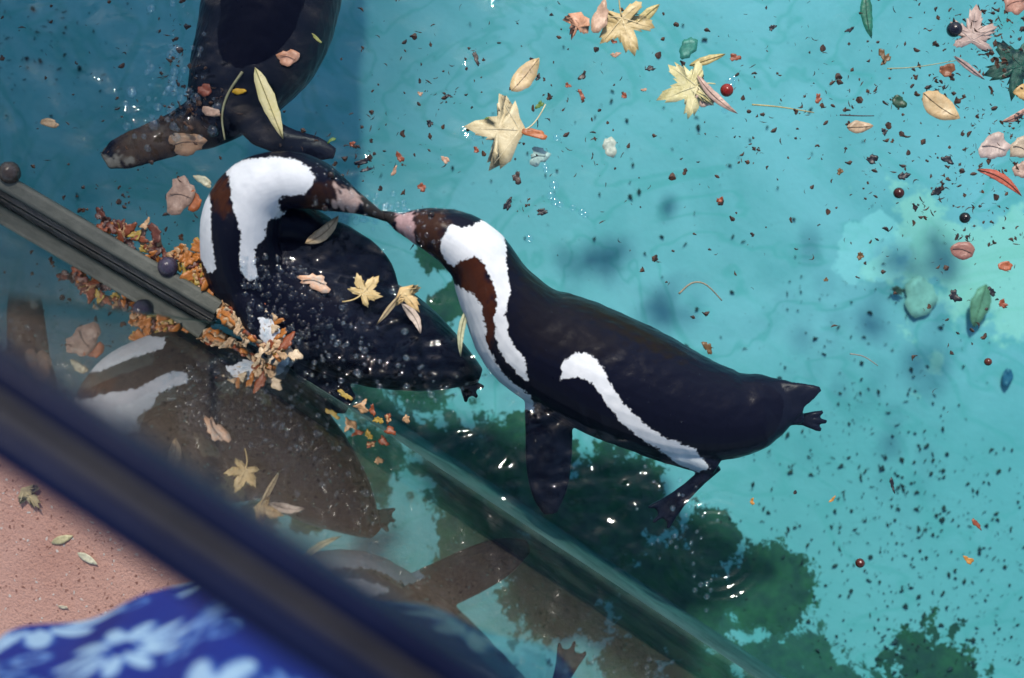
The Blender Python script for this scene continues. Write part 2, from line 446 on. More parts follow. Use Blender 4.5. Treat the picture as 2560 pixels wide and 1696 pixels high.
tag(rail, 'navy painted handrail with a dark rubber strip along the top of the glass', 'handrail')

# ledge bar along the turned panel
def ledge():
    root = empty('ledge_bar', at(300, 640))
    xa, xb = XP, XJ - .006
    def bar(name, d0, d1, z0, z1, r, mat):
        pr = rr(d0, d1, z0, z1, r, 4); n = len(pr); v = []
        for x in (xa, xb):
            for d, z in pr: v.append((x, face(x) + d, z))
        f = [(i, (i + 1) % n, n + (i + 1) % n, n + i) for i in range(n)] + [tuple(range(n))[::-1], tuple(range(n, 2 * n))]
        return under(link(name, mesh(name, v, f), mat), root)
    bar('bar', 0.008, 0.029, -0.02, 0.012, .005, M_LEDGE)
    bar('gasket', 0.0005, 0.0078, -0.03, 0.000, .001, M_GROOVE)
    tag(root, 'dark grey rubber ledge bar lying along the foot of the glass at the waterline', 'ledge bar')
ledge()

# ------------------------------------------------------------------ penguins
def catmull(pts, n):
    pts = np.array(pts, float); m = len(pts); out = []
    for t in np.linspace(0, m - 1, n):
        i = min(int(t), m - 2); u = t - i
        p0, p1, p2, p3 = pts[max(i - 1, 0)], pts[i], pts[i + 1], pts[min(i + 2, m - 1)]
        out.append(.5 * ((2 * p1) + (p2 - p0) * u + (2 * p0 - 5 * p1 + 4 * p2 - p3) * u * u + (3 * p1 - p0 - 3 * p2 + p3) * u ** 3))
    return np.array(out)
def loft(st, n=40, seg=28, roll=0.0):
    """st rows: px, py, z, half width in photo pixels, half height in metres -> closed tube (verts, faces)"""
    rows = [(*at(a, b, z), max(wd, 1) * PX, h) for a, b, z, wd, h in st]
    R = catmull(rows, n); C = R[:, :3]; W = np.maximum(R[:, 3], .0012); H = np.maximum(R[:, 4], .0012)
    T = np.gradient(C, axis=0); v = []; f = []
    for c, t, wd, h in zip(C, T, W, H):
        t = Vector(t).normalized(); side = t.cross(Vector((0, 0, 1)))
        side = Vector((1, 0, 0)) if side.length < 1e-4 else side.normalized()
        up = side.cross(t).normalized()
        if roll:
            q = Matrix.Rotation(roll, 3, t); side = q @ side; up = q @ up
        for k in range(seg):
            a = 2 * math.pi * k / seg
            v.append(Vector(c) + side * (wd * math.cos(a)) + up * (h * math.sin(a)))
    m = len(C)
    for i in range(m - 1):
        for k in range(seg):
            f.append((i * seg + k, i * seg + (k + 1) % seg, (i + 1) * seg + (k + 1) % seg, (i + 1) * seg + k))
    for base, c, flip in ((0, C[0], 1), ((m - 1) * seg, C[-1], 0)):
        v.append(Vector(c)); ci = len(v) - 1
        for k in range(seg):
            t = (ci, base + k, base + (k + 1) % seg); f.append(t[::-1] if flip == 0 and False else (t if flip else t[::-1]))
    return v, f
def fuse(parts, voxel=0.0020, smooth=3):
    v = []; f = []
    for pv, pf in parts:
        o = len(v); v += pv; f += [tuple(q + o for q in t) for t in pf]
    me = mesh('tmp', v, f)
    bm = bmesh.new(); bm.from_mesh(me); bmesh.ops.recalc_face_normals(bm, faces=bm.faces); bm.to_mesh(me); bm.free()
    o = bpy.data.objects.new('tmp', me); COL.objects.link(o)
    r = o.modifiers.new('r', 'REMESH'); r.mode = 'VOXEL'; r.voxel_size = voxel; r.use_smooth_shade = True
    s = o.modifiers.new('s', 'SMOOTH'); s.factor = .5; s.iterations = smooth
    dg = bpy.context.evaluated_depsgraph_get(); dg.update()
    res = bpy.data.meshes.new_from_object(o.evaluated_get(dg), depsgraph=dg)
    bpy.data.objects.remove(o); bpy.data.meshes.remove(me)
    res.polygons.foreach_set('use_smooth', [True] * len(res.polygons))
    return res
def poly_sd(P, poly):
    """signed distance, positive inside"""
    Q = np.array(poly); inside = np.zeros(len(P), bool); d = np.full(len(P), 1e9)
    for a, b in zip(Q, np.roll(Q, -1, 0)):
        e = b - a; u = P - a
        t = np.clip((u @ e) / (e @ e + 1e-12), 0, 1)
        d = np.minimum(d, np.hypot(*(u - t[:, None] * e).T))
        c = (a[1] > P[:, 1]) != (b[1] > P[:, 1])
        xi = (b[0] - a[0]) * (P[:, 1] - a[1]) / (b[1] - a[1] + 1e-15) + a[0]
        inside ^= c & (P[:, 0] < xi)
    return np.where(inside, d, -d)
def penguin(parts, whites, tints, belly_z, label, base, eyes=()):
    me = fuse(parts); n = len(me.vertices)
    co = np.empty(n * 3); me.vertices.foreach_get('co', co); co = co.reshape(-1, 3)
    nr = np.empty(n * 3); me.vertices.foreach_get('normal', nr); nr = nr.reshape(-1, 3)
    # feather lumps and ragged outline
    lump = waves(40, 0.007, 0.035, int(abs(base[0])) + 3)
    co = co + nr * (0.0002 * lump(co[:, 0] + co[:, 2], co[:, 1] - co[:, 2]))[:, None]
    me.vertices.foreach_set('co', co.ravel())
    sdv = np.full(n, -1.0)
    up = nr[:, 2] > -0.15
    for z, pl in whites:
        pw = [tuple(at(a, b, z)[:2]) for a, b in pl]
        d = poly_sd(co[:, :2], pw)
        sdv = np.maximum(sdv, np.where(up, d, -0.02))
    sdv = np.maximum(sdv, np.minimum(belly_z - co[:, 2], -nr[:, 2] * .05 - .01))
    a = me.attributes.new('white', 'FLOAT', 'POINT'); a.data.foreach_set('value', np.clip(sdv, -.03, .03))
    col = np.tile(np.array([0.0055, 0.0070, 0.018, 1.0]), (n, 1))
    tn = waves(36, 0.005, 0.025, 77)(co[:, 0] + .5 * co[:, 2], co[:, 1] - .5 * co[:, 2])
    for z, pl, c, soft in tints:
        pw = [tuple(at(q, b, z)[:2]) for q, b in pl]
        d = poly_sd(co[:, :2], pw) + .0035 * tn; f = np.clip(d / soft + .5, 0, 1)[:, None]
        col[:, :3] = col[:, :3] * (1 - f) + np.array(c) * f
    a = me.attributes.new('tint', 'FLOAT_COLOR', 'POINT'); a.data.foreach_set('color', col.ravel())
    root = empty('penguin', at(*base))
    me.name = 'body'
    under(link('body', me, M_PENG), root)
    for px, py, z, r in eyes:
        bm = bmesh.new(); bmesh.ops.create_uvsphere(bm, u_segments=12, v_segments=8, radius=r)
        em = bpy.data.meshes.new('eye'); bm.to_mesh(em); bm.free()
        em.polygons.foreach_set('use_smooth', [True] * len(em.polygons))
        e = link('eye', em, M_EYE); e.location = at(px, py, z); under(e, root)
    tag(root, label, 'penguin', 'penguins swimming in the pool')
    return co, nr
def foot(ax, ay, bx, by, z0, z1, wd=34):
    """shank, web and three toes between two photo points"""
    A = np.array((ax, ay), float); B = np.array((bx, by), float); D = B - A; L = np.hypot(*D); D /= L; N = np.array((-D[1], D[0]))
    out = [loft([(*A, z0, 20, .009), (*(A + D * L * .35), (z0 * .65 + z1 * .35), 18, .008), (*(A + D * L * .6), (z0 * .4 + z1 * .6), wd * .7, .006), (*(A + D * L * .85), z1, wd, .004), (*(A + D * L * .92), z1, wd * .9, .003)], 16, 16)]
    for k in (-1, 0, 1):
        e = A + D * L * (1.05 - .08 * abs(k)) + N * k * wd * 1.05
        out.append(loft([(*(A + D * L * .5), (z0 + z1) / 2, 10, .006), (*((A + D * L * .78) + N * k * wd * .6), z1, 9, .0055), (*e, z1, 5, .004)], 10, 10))
    return out

# --- right hand penguin, floating along the surface
w1 = [(.035, [(1177,572),(1206,556),(1225,550),(1241,563),(1254,582),(1263,614),(1263,646),(1267,687),(1273,729),(1267,751),(1263,786),(1267,824),(1279,859),(1308,894),(1318,949),(1295,933),(1273,907),(1254,882),(1240,840),(1238,799),(1244,761),(1238,722),(1225,690),(1212,668),(1200,649),(1181,646),(1165,649),(1145,658),(1136,674),(1120,658),(1104,627),(1110,601),(1130,572),(1155,576)]),
      (.01, [(1140,715),(1181,738),(1203,773),(1211,815),(1212,847),(1225,882),(1251,926),(1270,952),(1324,990),(1335,1030),(1240,1010),(1180,920),(1140,860),(1130,780)]),
      (.02, [(1403,915),(1414,900),(1437,886),(1464,886),(1491,903),(1510,930),(1521,961),(1544,999),(1575,1030),(1613,1064),(1652,1091),(1698,1110),(1743,1129),(1782,1175),(1759,1187),(1709,1167),(1659,1129),(1613,1102),(1583,1076),(1544,1045),(1521,1014),(1502,984),(1472,953),(1445,942),(1414,943),(1401,947),(1407,930)])]
t1 = [(.035, [(1130,640),(1200,640),(1240,720),(1245,800),(1225,870),(1200,850),(1170,760)], (.07, .020, .010), .012),
      (.04, [(1030,530),(1110,530),(1120,570),(1090,620),(1050,610),(1030,580)], (.05, .022, .014), .012),
      (.03, [(985,525),(1035,535),(1042,610),(1020,605),(990,570)], (.55, .36, .36), .004),
      (.03, [(900,500),(985,525),(990,575),(940,560)], (.035, .030, .028), .006),
      (.04, [(1280,640),(1420,700),(1600,790),(1720,890),(1650,880),(1480,790),(1330,720)], (.014, .009, .005), .02),
      (.04, [(1290,720),(1420,760),(1560,860),(1500,900),(1350,880),(1290,820)], (.010, .009, .014), .03)]
body1 = [loft([(948,530,.016,6,.004),(975,543,.020,14,.009),(1005,558,.026,26,.016),(1045,566,.030,44,.027),(1095,580,.032,60,.036),(1150,605,.028,74,.042),(1200,650,.018,82,.048),(1245,735,.000,100,.060),(1320,835,-.022,138,.072),(1440,900,-.035,156,.078),(1580,965,-.038,158,.076),(1720,1020,-.036,140,.066),(1840,1035,-.030,112,.050),(1915,1018,-.022,88,.034),(1960,1006,-.015,62,.016),(1990,1001,-.012,44,.006),(2000,1000,-.012,36,.003)], 64, 34),
         loft([(1330,880,-.01,70,.030),(1372,960,-.02,66,.014),(1372,1060,-.045,62,.009),(1372,1160,-.065,60,.008),(1372,1235,-.078,46,.006),(1375,1285,-.085,18,.004)], 28, 22),
         loft([(1480,830,-.06,60,.02),(1560,850,-.09,45,.009),(1650,900,-.11,40,.007),(1720,950,-.12,22,.004)], 20, 18),
         loft([(1880,1012,-.016,30,.010),(1950,1000,-.010,46,.007),(2000,988,-.006,34,.004),(2030,979,-.005,20,.003),(2052,972,-.005,6,.0025)], 16, 16),
         loft([(1880,1020,-.016,30,.010),(1950,1018,-.010,44,.007),(1990,1022,-.007,28,.004),(2008,1028,-.006,8,.0025)], 14, 16),
         loft([(1950,1020,-.016,40,.010),(1990,1040,-.014,26,.006),(2010,1040,-.012,10,.004)], 10, 14)]
body1 += foot(1790, 1160, 1640, 1300, -.03, -.055, 34) + foot(1920, 1040, 2060, 1054, -.045, -.03, 22)
# flank bulge so that the white side stripe lies on the outer turn of the belly
body1.append(loft([(1400,955,-.035,60,.04),(1500,1010,-.04,70,.045),(1620,1080,-.04,62,.042),(1720,1125,-.04,50,.036),(1790,1165,-.038,30,.024)], 24, 22))
C1, N1 = penguin(body1, w1, t1, -.085, 'penguin floating along the surface with one dark flipper hanging straight down', (1450, 900, 0), eyes=[(1078,538,.060,.0045),(1066,606,.050,.0045)])

# --- penguin by the glass, head raised and bill touching
w2 = [(.05, [(563,425),(582,411),(636,404),(709,402),(749,409),(778,427),(792,453),(785,474),(763,489),(720,496),(698,503),(702,532),(676,547),(662,572),(654,602),(632,627),(632,656),(636,692),(618,700),(603,674),(603,631),(611,587),(596,536),(589,493),(582,449)]),
      (.02, [(500,470),(527,478),(540,520),(542,543),(541,594),(541,640),(548,676),(520,680),(480,600),(480,500)]),
      (.01, [(655,800),(680,800),(708,845),(728,900),(700,925),(660,880)])]
t2 = [(.05, [(520,450),(585,450),(590,530),(560,540),(530,500)], (.07, .022, .010), .012),
      (.04, [(790,470),(860,470),(850,520),(760,530)], (.04, .018, .014), .012),
      (.035, [(858,468),(905,490),(930,515),(880,530),(832,525)], (.62, .44, .38), .004),
      (.03, [(905,490),(1010,545),(1000,570),(900,535)], (.035, .03, .028), .006)]
body2 = [loft([(988,556,.014,5,.004),(955,541,.018,11,.007),(915,520,.024,20,.013),(875,502,.032,32,.020),(825,478,.040,52,.031),(765,456,.046,66,.038),(700,452,.045,72,.042),(640,480,.038,84,.046),(606,540,.024,96,.050),(600,610,.006,98,.052),(625,690,-.022,112,.056),(720,750,-.052,140,.066),(850,800,-.070,150,.070),(980,850,-.085,135,.064),(1085,895,-.098,95,.05),(1160,925,-.105,50,.03),(1200,940,-.108,20,.012)], 70, 34),
         loft([(670,600,-.02,60,.03),(730,600,-.028,75,.03),(830,640,-.035,88,.026),(915,680,-.045,70,.018),(960,740,-.055,45,.010),(985,800,-.06,18,.005)], 22, 20),
         loft([(700,800,-.03,60,.025),(760,880,-.05,55,.012),(820,950,-.07,45,.008),(880,1005,-.085,18,.004)], 20, 18)]
body2.append(loft([(585,690,-.002,40,.03),(625,760,.000,46,.028),(665,830,-.006,42,.024),(700,890,-.016,26,.014),(715,915,-.02,10,.006)], 24, 20))
body2.append(loft([(690,560,.0,50,.03),(740,560,-.01,55,.03),(800,590,-.03,55,.03)], 14, 18))
body2 += foot(1120, 910, 1190, 990, -.10, -.12, 28)
C2, N2 = penguin(body2, w2, t2, -.12, 'penguin against the glass with raised neck and broad white head band', (720, 700, 0), eyes=[(828,438,.070,.0045),(812,520,.058,.0045)])

# --- diving penguin seen from behind with trailing feet
body3 = [loft([(860,-620,-.05,10,.006),(845,-560,-.05,30,.02),(820,-480,-.05,60,.036),(790,-400,-.05,75,.045),(750,-280,-.055,120,.06),(710,-130,-.06,165,.075),(680,0,-.062,176,.078),(650,100,-.062,168,.074),(600,190,-.06,140,.062),(555,260,-.058,105,.046),(510,310,-.055,70,.028),(450,345,-.05,40,.012),(420,360,-.048,20,.005)], 60, 32),
         loft([(620,250,-.05,60,.03),(650,320,-.045,46,.014),(720,355,-.04,36,.009),(790,372,-.038,32,.006),(838,385,-.038,14,.004)], 22, 18),
         loft([(560,270,-.05,70,.03),(450,330,-.042,56,.016),(370,360,-.034,50,.010),(300,385,-.03,42,.007),(262,405,-.028,22,.004)], 22, 18)]
t3 = [(-.03, [(300,330),(420,300),(520,310),(530,370),(420,390),(300,420)], (.10, .055, .035), .02), (-.03, [(255,385),(330,400),(300,425),(262,420)], (.3, .25, .2), .006)]
C3, N3 = penguin(body3, [], t3, -.10, 'dark penguin diving away underwater with feet trailing among bubbles', (640, 100, -.05))

# ------------------------------------------------------------------ leaves and other floating things
def poly_leaf(name, pts, mat, curl=0.0, fold=0.0, wob=0.0015, th=0.0006, seed=1):
    """thin closed blade from an outline in metres: centre, inner ring and rim, bent out of flat"""
    r = random.Random(seed); n = len(pts)
    cx = sum(p[0] for p in pts) / n; cyy = sum(p[1] for p in pts) / n
    v2 = [(cx, cyy)] + [((p[0] - cx) * .55 + cx, (p[1] - cyy) * .55 + cyy) for p in pts] + list(pts)
    ph = [r.uniform(0, 6.28) for _ in range(4)]
    L = max(math.hypot(p[0] - cx, p[1] - cyy) for p in pts) + 1e-6
    v = []
    for x, y in v2:
        q = math.hypot(x - cx, y - cyy) / L
        z = curl * q * q + wob * (math.sin(x / L * 5 + ph[0]) + math.sin(y / L * 6 + ph[1])) * q
        if fold and y > 0:
            a = fold; y, z = y * math.cos(a) - z * math.sin(a) * 0, z + y * math.sin(a)
        v.append((x, y, z))
    f = []
    for k in range(n):
        a, b = 1 + k, 1 + (k + 1) % n
        f += [(0, a, b), (a, a + n, b + n, b)]
    m = len(v); v += [(x, y, z - th) for x, y, z in v]
    f += [tuple(q + m for q in t[::-1]) for t in f]
    f += [(n + 1 + k, m + n + 1 + k, m + n + 1 + (k + 1) % n, n + 1 + (k + 1) % n) for k in range(n)]
    me = mesh(name, v, f, True); me.polygons.foreach_set('use_smooth', [True] * (len(f) - n) + [False] * n); me.update(); me.materials.append(mat); return me
def outline_plane(size, lobes=(.62, .86, 1, .86, .62), seed=1, spread=56):
    r = random.Random(seed); pts = []
    m = len(lobes)
    for i, l in enumerate(lobes):
        c = math.radians((i - (m - 1) / 2) * spread)
        for da, rr_ in ((-27, .47), (-20, .66), (-17, .62), (-10, .85), (-7, .80), (0, 1.0), (7, .80), (10, .85), (17, .62), (20, .66)):
            a = c + math.radians(da + r.uniform(-2, 2)); q = size * l * rr_ * r.uniform(.93, 1.07)
            pts.append((q * math.cos(a), q * math.sin(a)))
    a = math.radians(((m - 1) / 2) * spread + 30)
    pts += [(size * .22 * math.cos(a), size * .22 * math.sin(a)), (-size * .10, size * .02), (-size * .10, -size * .02), (size * .22 * math.cos(a), -size * .22 * math.sin(a))]
    return pts
def outline_blade(L, W, bend=0.0, n=12, seed=1, blunt=0.0):
    r = random.Random(seed); up = []; lo = []
    for k in range(n + 1):
        t = k / n; wd = W / 2 * (math.sin(math.pi * t ** .85)) ** .8 + blunt * W / 2 * (1 if 0 < k < n else .3)
        x = L * (t - .5); y = bend * L * (4 * (t - .5) ** 2 - 1)
        up.append((x, y + wd * r.uniform(.9, 1.08))); lo.append((x, y - wd * r.uniform(.9, 1.08)))
    return up[1:-1] + [(L * .5, 0)] + lo[1:-1][::-1] + [(-L * .5, 0)] if blunt == 0 else up + lo[::-1]
def outline_scrap(L, W, seed=1, jag=.22, n=22):
    r = random.Random(seed); p1, p2, p3 = (r.uniform(0, 6.28) for _ in range(3)); tip = r.uniform(0, 6.28); out = []
    for k in range(n):
        a = 2 * math.pi * k / n
        q = 1 + jag * (.55 * math.sin(2 * a + p1) + .5 * math.sin(3 * a + p2) + .35 * math.sin(7 * a + p3)) + r.uniform(-jag, jag) * .35
        q += 1.1 * jag * max(0, math.cos(a - tip)) ** 14                        # one drawn out point
        out.append((L / 2 * math.cos(a) * q, W / 2 * math.sin(a) * q))
    return out
def tubepath(name, pts, r0, r1, mat, seg=7):
    P = [Vector(p) for p in pts]; v = []; f = []; n = len(P)
    for i, p in enumerate(P):
        t = (P[min(i + 1, n - 1)] - P[max(i - 1, 0)]).normalized(); s = t.cross(Vector((0, 0, 1))).normalized(); u = s.cross(t)
        rr_ = r0 + (r1 - r0) * i / (n - 1)
        for k in range(seg):
            a = 2 * math.pi * k / seg; v.append(p + s * rr_ * math.cos(a) + u * rr_ * math.sin(a))
    for i in range(n - 1):
        for k in range(seg): f.append((i * seg + k, i * seg + (k + 1) % seg, (i + 1) * seg + (k + 1) % seg, (i + 1) * seg + k))
    f += [tuple(range(seg))[::-1], tuple((n - 1) * seg + k for k in range(seg))]
    me = mesh(name, v, f, True); me.materials.append(mat); return me
def pxang(dx, dy):                            # photo direction -> world heading
    a = Vector((math.cos(PHI), math.sin(PHI))) * dx + Vector((-math.sin(PHI), math.cos(PHI))) * (-dy)
    return math.atan2(a.y, a.x)
def put(me, name, px, py, z, ang, label, cat, group=None, tilt=(0, 0)):
    o = link(name, me); o.location = at(px, py, z); o.rotation_euler = (tilt[0], tilt[1], ang)
    return tag(o, label, cat, group)
_seed = [100]
def sd_():
    _seed[0] += 1; return _seed[0]
def plane_leaf(px, py, size, dx, dy, rgb, label, z=.004, rgb2=None, lobes=(.62, .86, 1, .86, .62), curl=.004, fold=0.0, stem=None, tilt=(0, 0), name='plane_leaf'):
    s = sd_(); mat = leafmat(rgb, rgb2)
    me = poly_leaf('blade', outline_plane(size * PX, lobes, s), mat, curl, fold, .0012, seed=s)
    root = empty(name, at(px, py, z)); root.rotation_euler = (tilt[0], tilt[1], pxang(dx, dy))
    link('blade', me, None, root)
    if stem:
        L, b = stem; L *= PX
        pts = [(-.04 * size * PX - L * t, b * L * t * t, .0015 + .002 * t) for t in np.linspace(0, 1, 8)]
        link('stem', tubepath('stem', pts, .0011, .0008, mat), None, root)
    veins = []
    v = []; f = []
    for i, l in enumerate(lobes):
        a = math.radians((i - (len(lobes) - 1) / 2) * 56); q = size * PX * l * .8; wv_ = .0006
        c, s_ = math.cos(a), math.sin(a); o = len(v)
        if fold and s_ > 0.05: continue
        for t in (0.05, .5, 1):
            zz = .0009 + curl * (t * .8) ** 2
            for sg in (-1, 1):
                ww = wv_ * (1.2 - t) * sg
                v.append((c * q * t - s_ * ww, s_ * q * t + c * ww, zz))
        f += [(o, o + 2, o + 3, o + 1), (o + 2, o + 4, o + 5, o + 3)]
    if v:
        link('veins', mesh('veins', v, f), leafmat(tuple(min(255, int(q * 1.12)) for q in rgb)), root)
    tag(root, label, 'leaf'); return root
def blade(x0, y0, x1, y1, W, rgb, label, z=.003, rgb2=None, bend=0.0, curl=0.0, name='willow_leaf', group=None, fold=0.0, tilt=(0, 0), cat='leaf'):
    L = math.hypot(x1 - x0, y1 - y0) * PX; s = sd_()
    me = poly_leaf(name, outline_blade(L, W * PX, bend, 12, s), leafmat(rgb, rgb2), curl, fold, .0008, seed=s)
    o = put(me, name, (x0 + x1) / 2, (y0 + y1) / 2, z, pxang(x1 - x0, y1 - y0), label, cat, group, tilt)
    if L > 60 * PX:
        ql = L / 2
        rp = [(L * (t - .5), bend * L * (4 * (t - .5) ** 2 - 1), .0007 + curl * abs(2 * t - 1) ** 2) for t in np.linspace(.02, .98, 9)]
        link('midrib', tubepath('midrib', rp, .0007, .0004, leafmat(tuple(int(q * .72) for q in rgb)), 5), None, o)
    return o
def scrap(px, py, L, W, dx, dy, rgb, label, z=.003, rgb2=None, jag=.22, curl=.002, name='leaf_scrap', group=None, fold=0.0, tilt=(0, 0), cat='leaf scrap'):
    s = sd_()
    me = poly_leaf(name, outline_scrap(L * PX, W * PX, s, jag), leafmat(rgb, rgb2), curl, fold, .001, seed=s)
    o = put(me, name, px, py, z, pxang(dx, dy), label, cat, group, tilt)
    if L > 40 and W > 30 and not group and name != 'paint_flake':
        rp = [(L * PX * (t - .5) * .8, .06 * L * PX * math.sin(4 * t), .0008 + curl * (2 * t - 1) ** 2 * .7) for t in np.linspace(0, 1, 7)]
        link('midrib', tubepath('midrib', rp, .0006, .0004, leafmat(tuple(int(q * .72) for q in rgb)), 5), None, o)
    return o
def twig(pts, r, rgb, label, z=.003, name='twig', cat='twig'):
    P = catmull([(*at(a, b, z),) for a, b in pts], 14); c = Vector(P[len(P) // 2])
    o = link(name, tubepath(name, [Vector(p) - c for p in P], r, r * .6, leafmat(rgb))); o.location = c
    return tag(o, label, cat)
def ball(px, py, r, rgb, label, z=0.0, name='berry', cat='berry', rgb2=None, bump=.0, group=None):
    bm = bmesh.new(); bmesh.ops.create_icosphere(bm, subdivisions=3, radius=r)
    q = random.Random(px)
    for v in bm.verts: v.co *= 1 + q.uniform(-bump, bump)
    v0 = max(bm.verts, key=lambda v: v.co.z); v0.co *= 1.08
    me = bpy.data.meshes.new(name); bm.to_mesh(me); bm.free()
    me.polygons.foreach_set('use_smooth', [True] * len(me.polygons)); me.materials.append(leafmat(rgb, rgb2, .25))
    return put(me, name, px, py, z, q.uniform(0, 6), label, cat, group)

TAN, PALE, PEACH = (205, 165, 120), (215, 200, 150), (215, 160, 130)
# top leaf cluster
plane_leaf(1555, 45, 105, .3, 1, (214, 190, 130), 'large pale yellow plane leaf in the overlapping leaf cluster', rgb2=(190, 160, 90), stem=(60, .2), curl=.006)
plane_leaf(1450, 40, 92, -.35, 1, (222, 160, 120), 'peach brown folded plane leaf beside the large pale one', rgb2=(190, 120, 80), lobes=(.5, .7, 1), fold=1.1, curl=.006, z=.006)
scrap(1500, 45, 40, 75, 1, .2, (225, 175, 140), 'small pink curled leaf scrap on top of the leaf cluster', z=.013, curl=.006)
blade(1590, 60, 1650, 10, 26, (205, 185, 100), 'pointed yellow leaf tip reaching off the leaf cluster', z=.004)
blade(1278, 232, 1348, 148, 52, (212, 180, 140), 'curled beige leaf with a pointed tip drifting alone', rgb2=(200, 170, 110), curl=.008, name='dry_leaf', z=.005)
plane_leaf(1300, 325, 140, -1, -.05, (220, 205, 160), 'pale half plane leaf with long narrow fingers and curved stalk', rgb2=(205, 185, 135), lobes=(.75, 1, .95), stem=(55, -1.2), curl=.004)
scrap(1338, 335, 60, 24, 1, .3, (190, 110, 60), 'rusty brown leaf scrap stuck to the pale half leaf', curl=.004, z=.008)
plane_leaf(1742, 215, 105, -1, .35, (214, 205, 150), 'pale yellow green plane leaf with ragged lobes', rgb2=(200, 190, 120), stem=(40, .3))
blade(1722, 165, 1815, 135, 22, (205, 180, 90), 'yellow serrated leaf strip above the ragged pale leaf')
blade(1742, 188, 1845, 285, 22, (218, 175, 155), 'thin pink willow leaf crossing the ragged pale leaf', bend=.06, z=.008)
scrap(1763, 250, 50, 34, 1, .3, (220, 185, 165), 'pale pink leaf scrap under the pink willow leaf')
blade(637, 168, 708, 348, 40, (220, 205, 110), 'yellow willow leaf floating over the diving penguin', rgb2=(230, 215, 150), z=.006)
twig([(606, 180), (570, 235), (555, 290), (562, 350)], .0018, (165, 160, 110), 'thin curved green stalk over the diving penguin', name='leaf_stalk', cat='stalk', z=.004)
scrap(720, 145, 48, 42, 1, .2, (228, 165, 130), 'round peach leaf scrap over the diving penguin', rgb2=(200, 120, 70), curl=.004)
scrap(792, 97, 30, 8, 1, 1, (185, 185, 70), 'tiny lime green leaf sliver over the diving penguin')
scrap(597, 229, 34, 14, 1, .1, (215, 165, 20), 'small bright yellow leaf scrap beside the green stalk')
scrap(512, 226, 34, 30, 1, .5, (150, 75, 50), 'small rust red leaf scrap among the bubbles')
scrap(527, 280, 44, 24, 1, .3, (205, 155, 125), 'small tan leaf scrap near the diving penguin tail', curl=.004)
scrap(470, 360, 95, 50, 1, -.15, (150, 110, 85), 'sunken brown leaf lying on the trailing foot', z=-.012, rgb2=(175, 130, 95), name='brown_leaf', cat='leaf')
scrap(452, 490, 66, 92, 1, .1, (180, 140, 120), 'rounded mauve brown leaf floating left of the white head band', name='brown_leaf', cat='leaf', curl=.004)
scrap(487, 505, 30, 50, 1, .2, (190, 105, 55), 'orange leaf scrap touching the rounded mauve leaf')
scrap(508, 452, 44, 22, 1, .7, (215, 205, 165), 'cream leaf scrap above the rounded mauve leaf')
scrap(123, 308, 44, 22, 1, .1, (205, 160, 105), 'small tan leaf alone on the shaded water', name='dry_leaf', cat='leaf')
blade(765, 610, 848, 540, 34, (225, 190, 140), 'twisted tan leaf between the two touching bills and the dark back', bend=.08, curl=.007, name='dry_leaf', z=.010)
plane_leaf(905, 735, 62, .55, -.6, (224, 198, 135), 'small yellow plane leaf on the dark submerged back', rgb2=(210, 175, 100), stem=(45, .5), z=.006)
plane_leaf(1005, 725, 70, .75, .9, (222, 195, 130), 'small cream plane leaf with drooping lobe beside the swimming pair', rgb2=(210, 170, 100), lobes=(.6, 1, .7), z=.006)
blade(1003, 735, 942, 812, 14, (195, 170, 125), 'thin brown leaf strip hanging off the cream plane leaf', z=.007)
blade(1005, 760, 1052, 835, 24, (222, 200, 185), 'pale pink curled leaf strip below the cream plane leaf', bend=-.1, curl=.006, z=.007)
blade(1172, 765, 1152, 892, 18, (205, 210, 165), 'slim pale green leaf against the white chest', bend=.07, z=.008)
scrap(785, 705, 70, 36, 1, .1, (200, 195, 185), 'grey white feather shaped scrap on the dark submerged back', rgb2=(225, 165, 125), name='feather', cat='feather', jag=.4, z=.006)
blade(2165, -25, 2178, 98, 30, (35, 120, 95), 'dark green leaf blade pointing down', bend=.04)
plane_leaf(2430, 100, 88, 0.1, -1, (190, 165, 155), 'mauve grey plane leaf amid dark seed litter', rgb2=(170, 140, 130))
blade(2303, 235, 2395, 300, 62, (205, 180, 130), 'cupped tan leaf with a dark rim', rgb2=(190, 155, 100), curl=.008, name='dry_leaf', z=.004)
blade(2115, 320, 2182, 316, 32, (195, 160, 120), 'small brown two pointed leaf beside black litter', curl=.004, name='dry_leaf')
plane_leaf(2555, 165, 110, -1, .25, (30, 85, 65), 'dark green plane leaf sunk beside the litter', z=-.04, rgb2=(20, 65, 50), curl=.003)
scrap(2556, 232, 40, 36, 1, 0, (215, 165, 70), 'orange yellow leaf scrap below the dark green plane leaf')
blade(2442, 424, 2555, 492, 24, (190, 105, 80), 'rust red willow leaf with a kink', rgb2=(165, 75, 55), bend=-.10)
scrap(2482, 370, 74, 62, 1, .1, (205, 180, 170), 'pinkish folded leaf with a dark hole', name='brown_leaf', cat='leaf', curl=.006)
scrap(2552, 372, 50, 60, 1, .3, (205, 180, 150), 'beige leaf scrap beside the pinkish folded leaf')
scrap(2550, 425, 36, 40, 1, .3, (190, 150, 130), 'brown leaf scrap above the rust red willow leaf')
scrap(2538, 8, 60, 50, 1, -.4, (200, 130, 105), 'reddish leaf at the top of the seed litter', name='brown_leaf', cat='leaf')
blade(2505, 305, 2575, 262, 18, (200, 140, 120), 'pink willow leaf tip beside the black seed litter', bend=.1)
blade(2385, 140, 2462, 200, 16, (180, 150, 145), 'mauve thin leaf strip under the mauve plane leaf')
scrap(2365, 178, 40, 30, 1, .2, (140, 85, 50), 'crumpled rust brown leaf scrap above the cupped tan leaf', curl=.006)
scrap(2247, 255, 36, 30, 1, .2, (40, 80, 55), 'small dark green leaf scrap left of the cupped tan leaf')
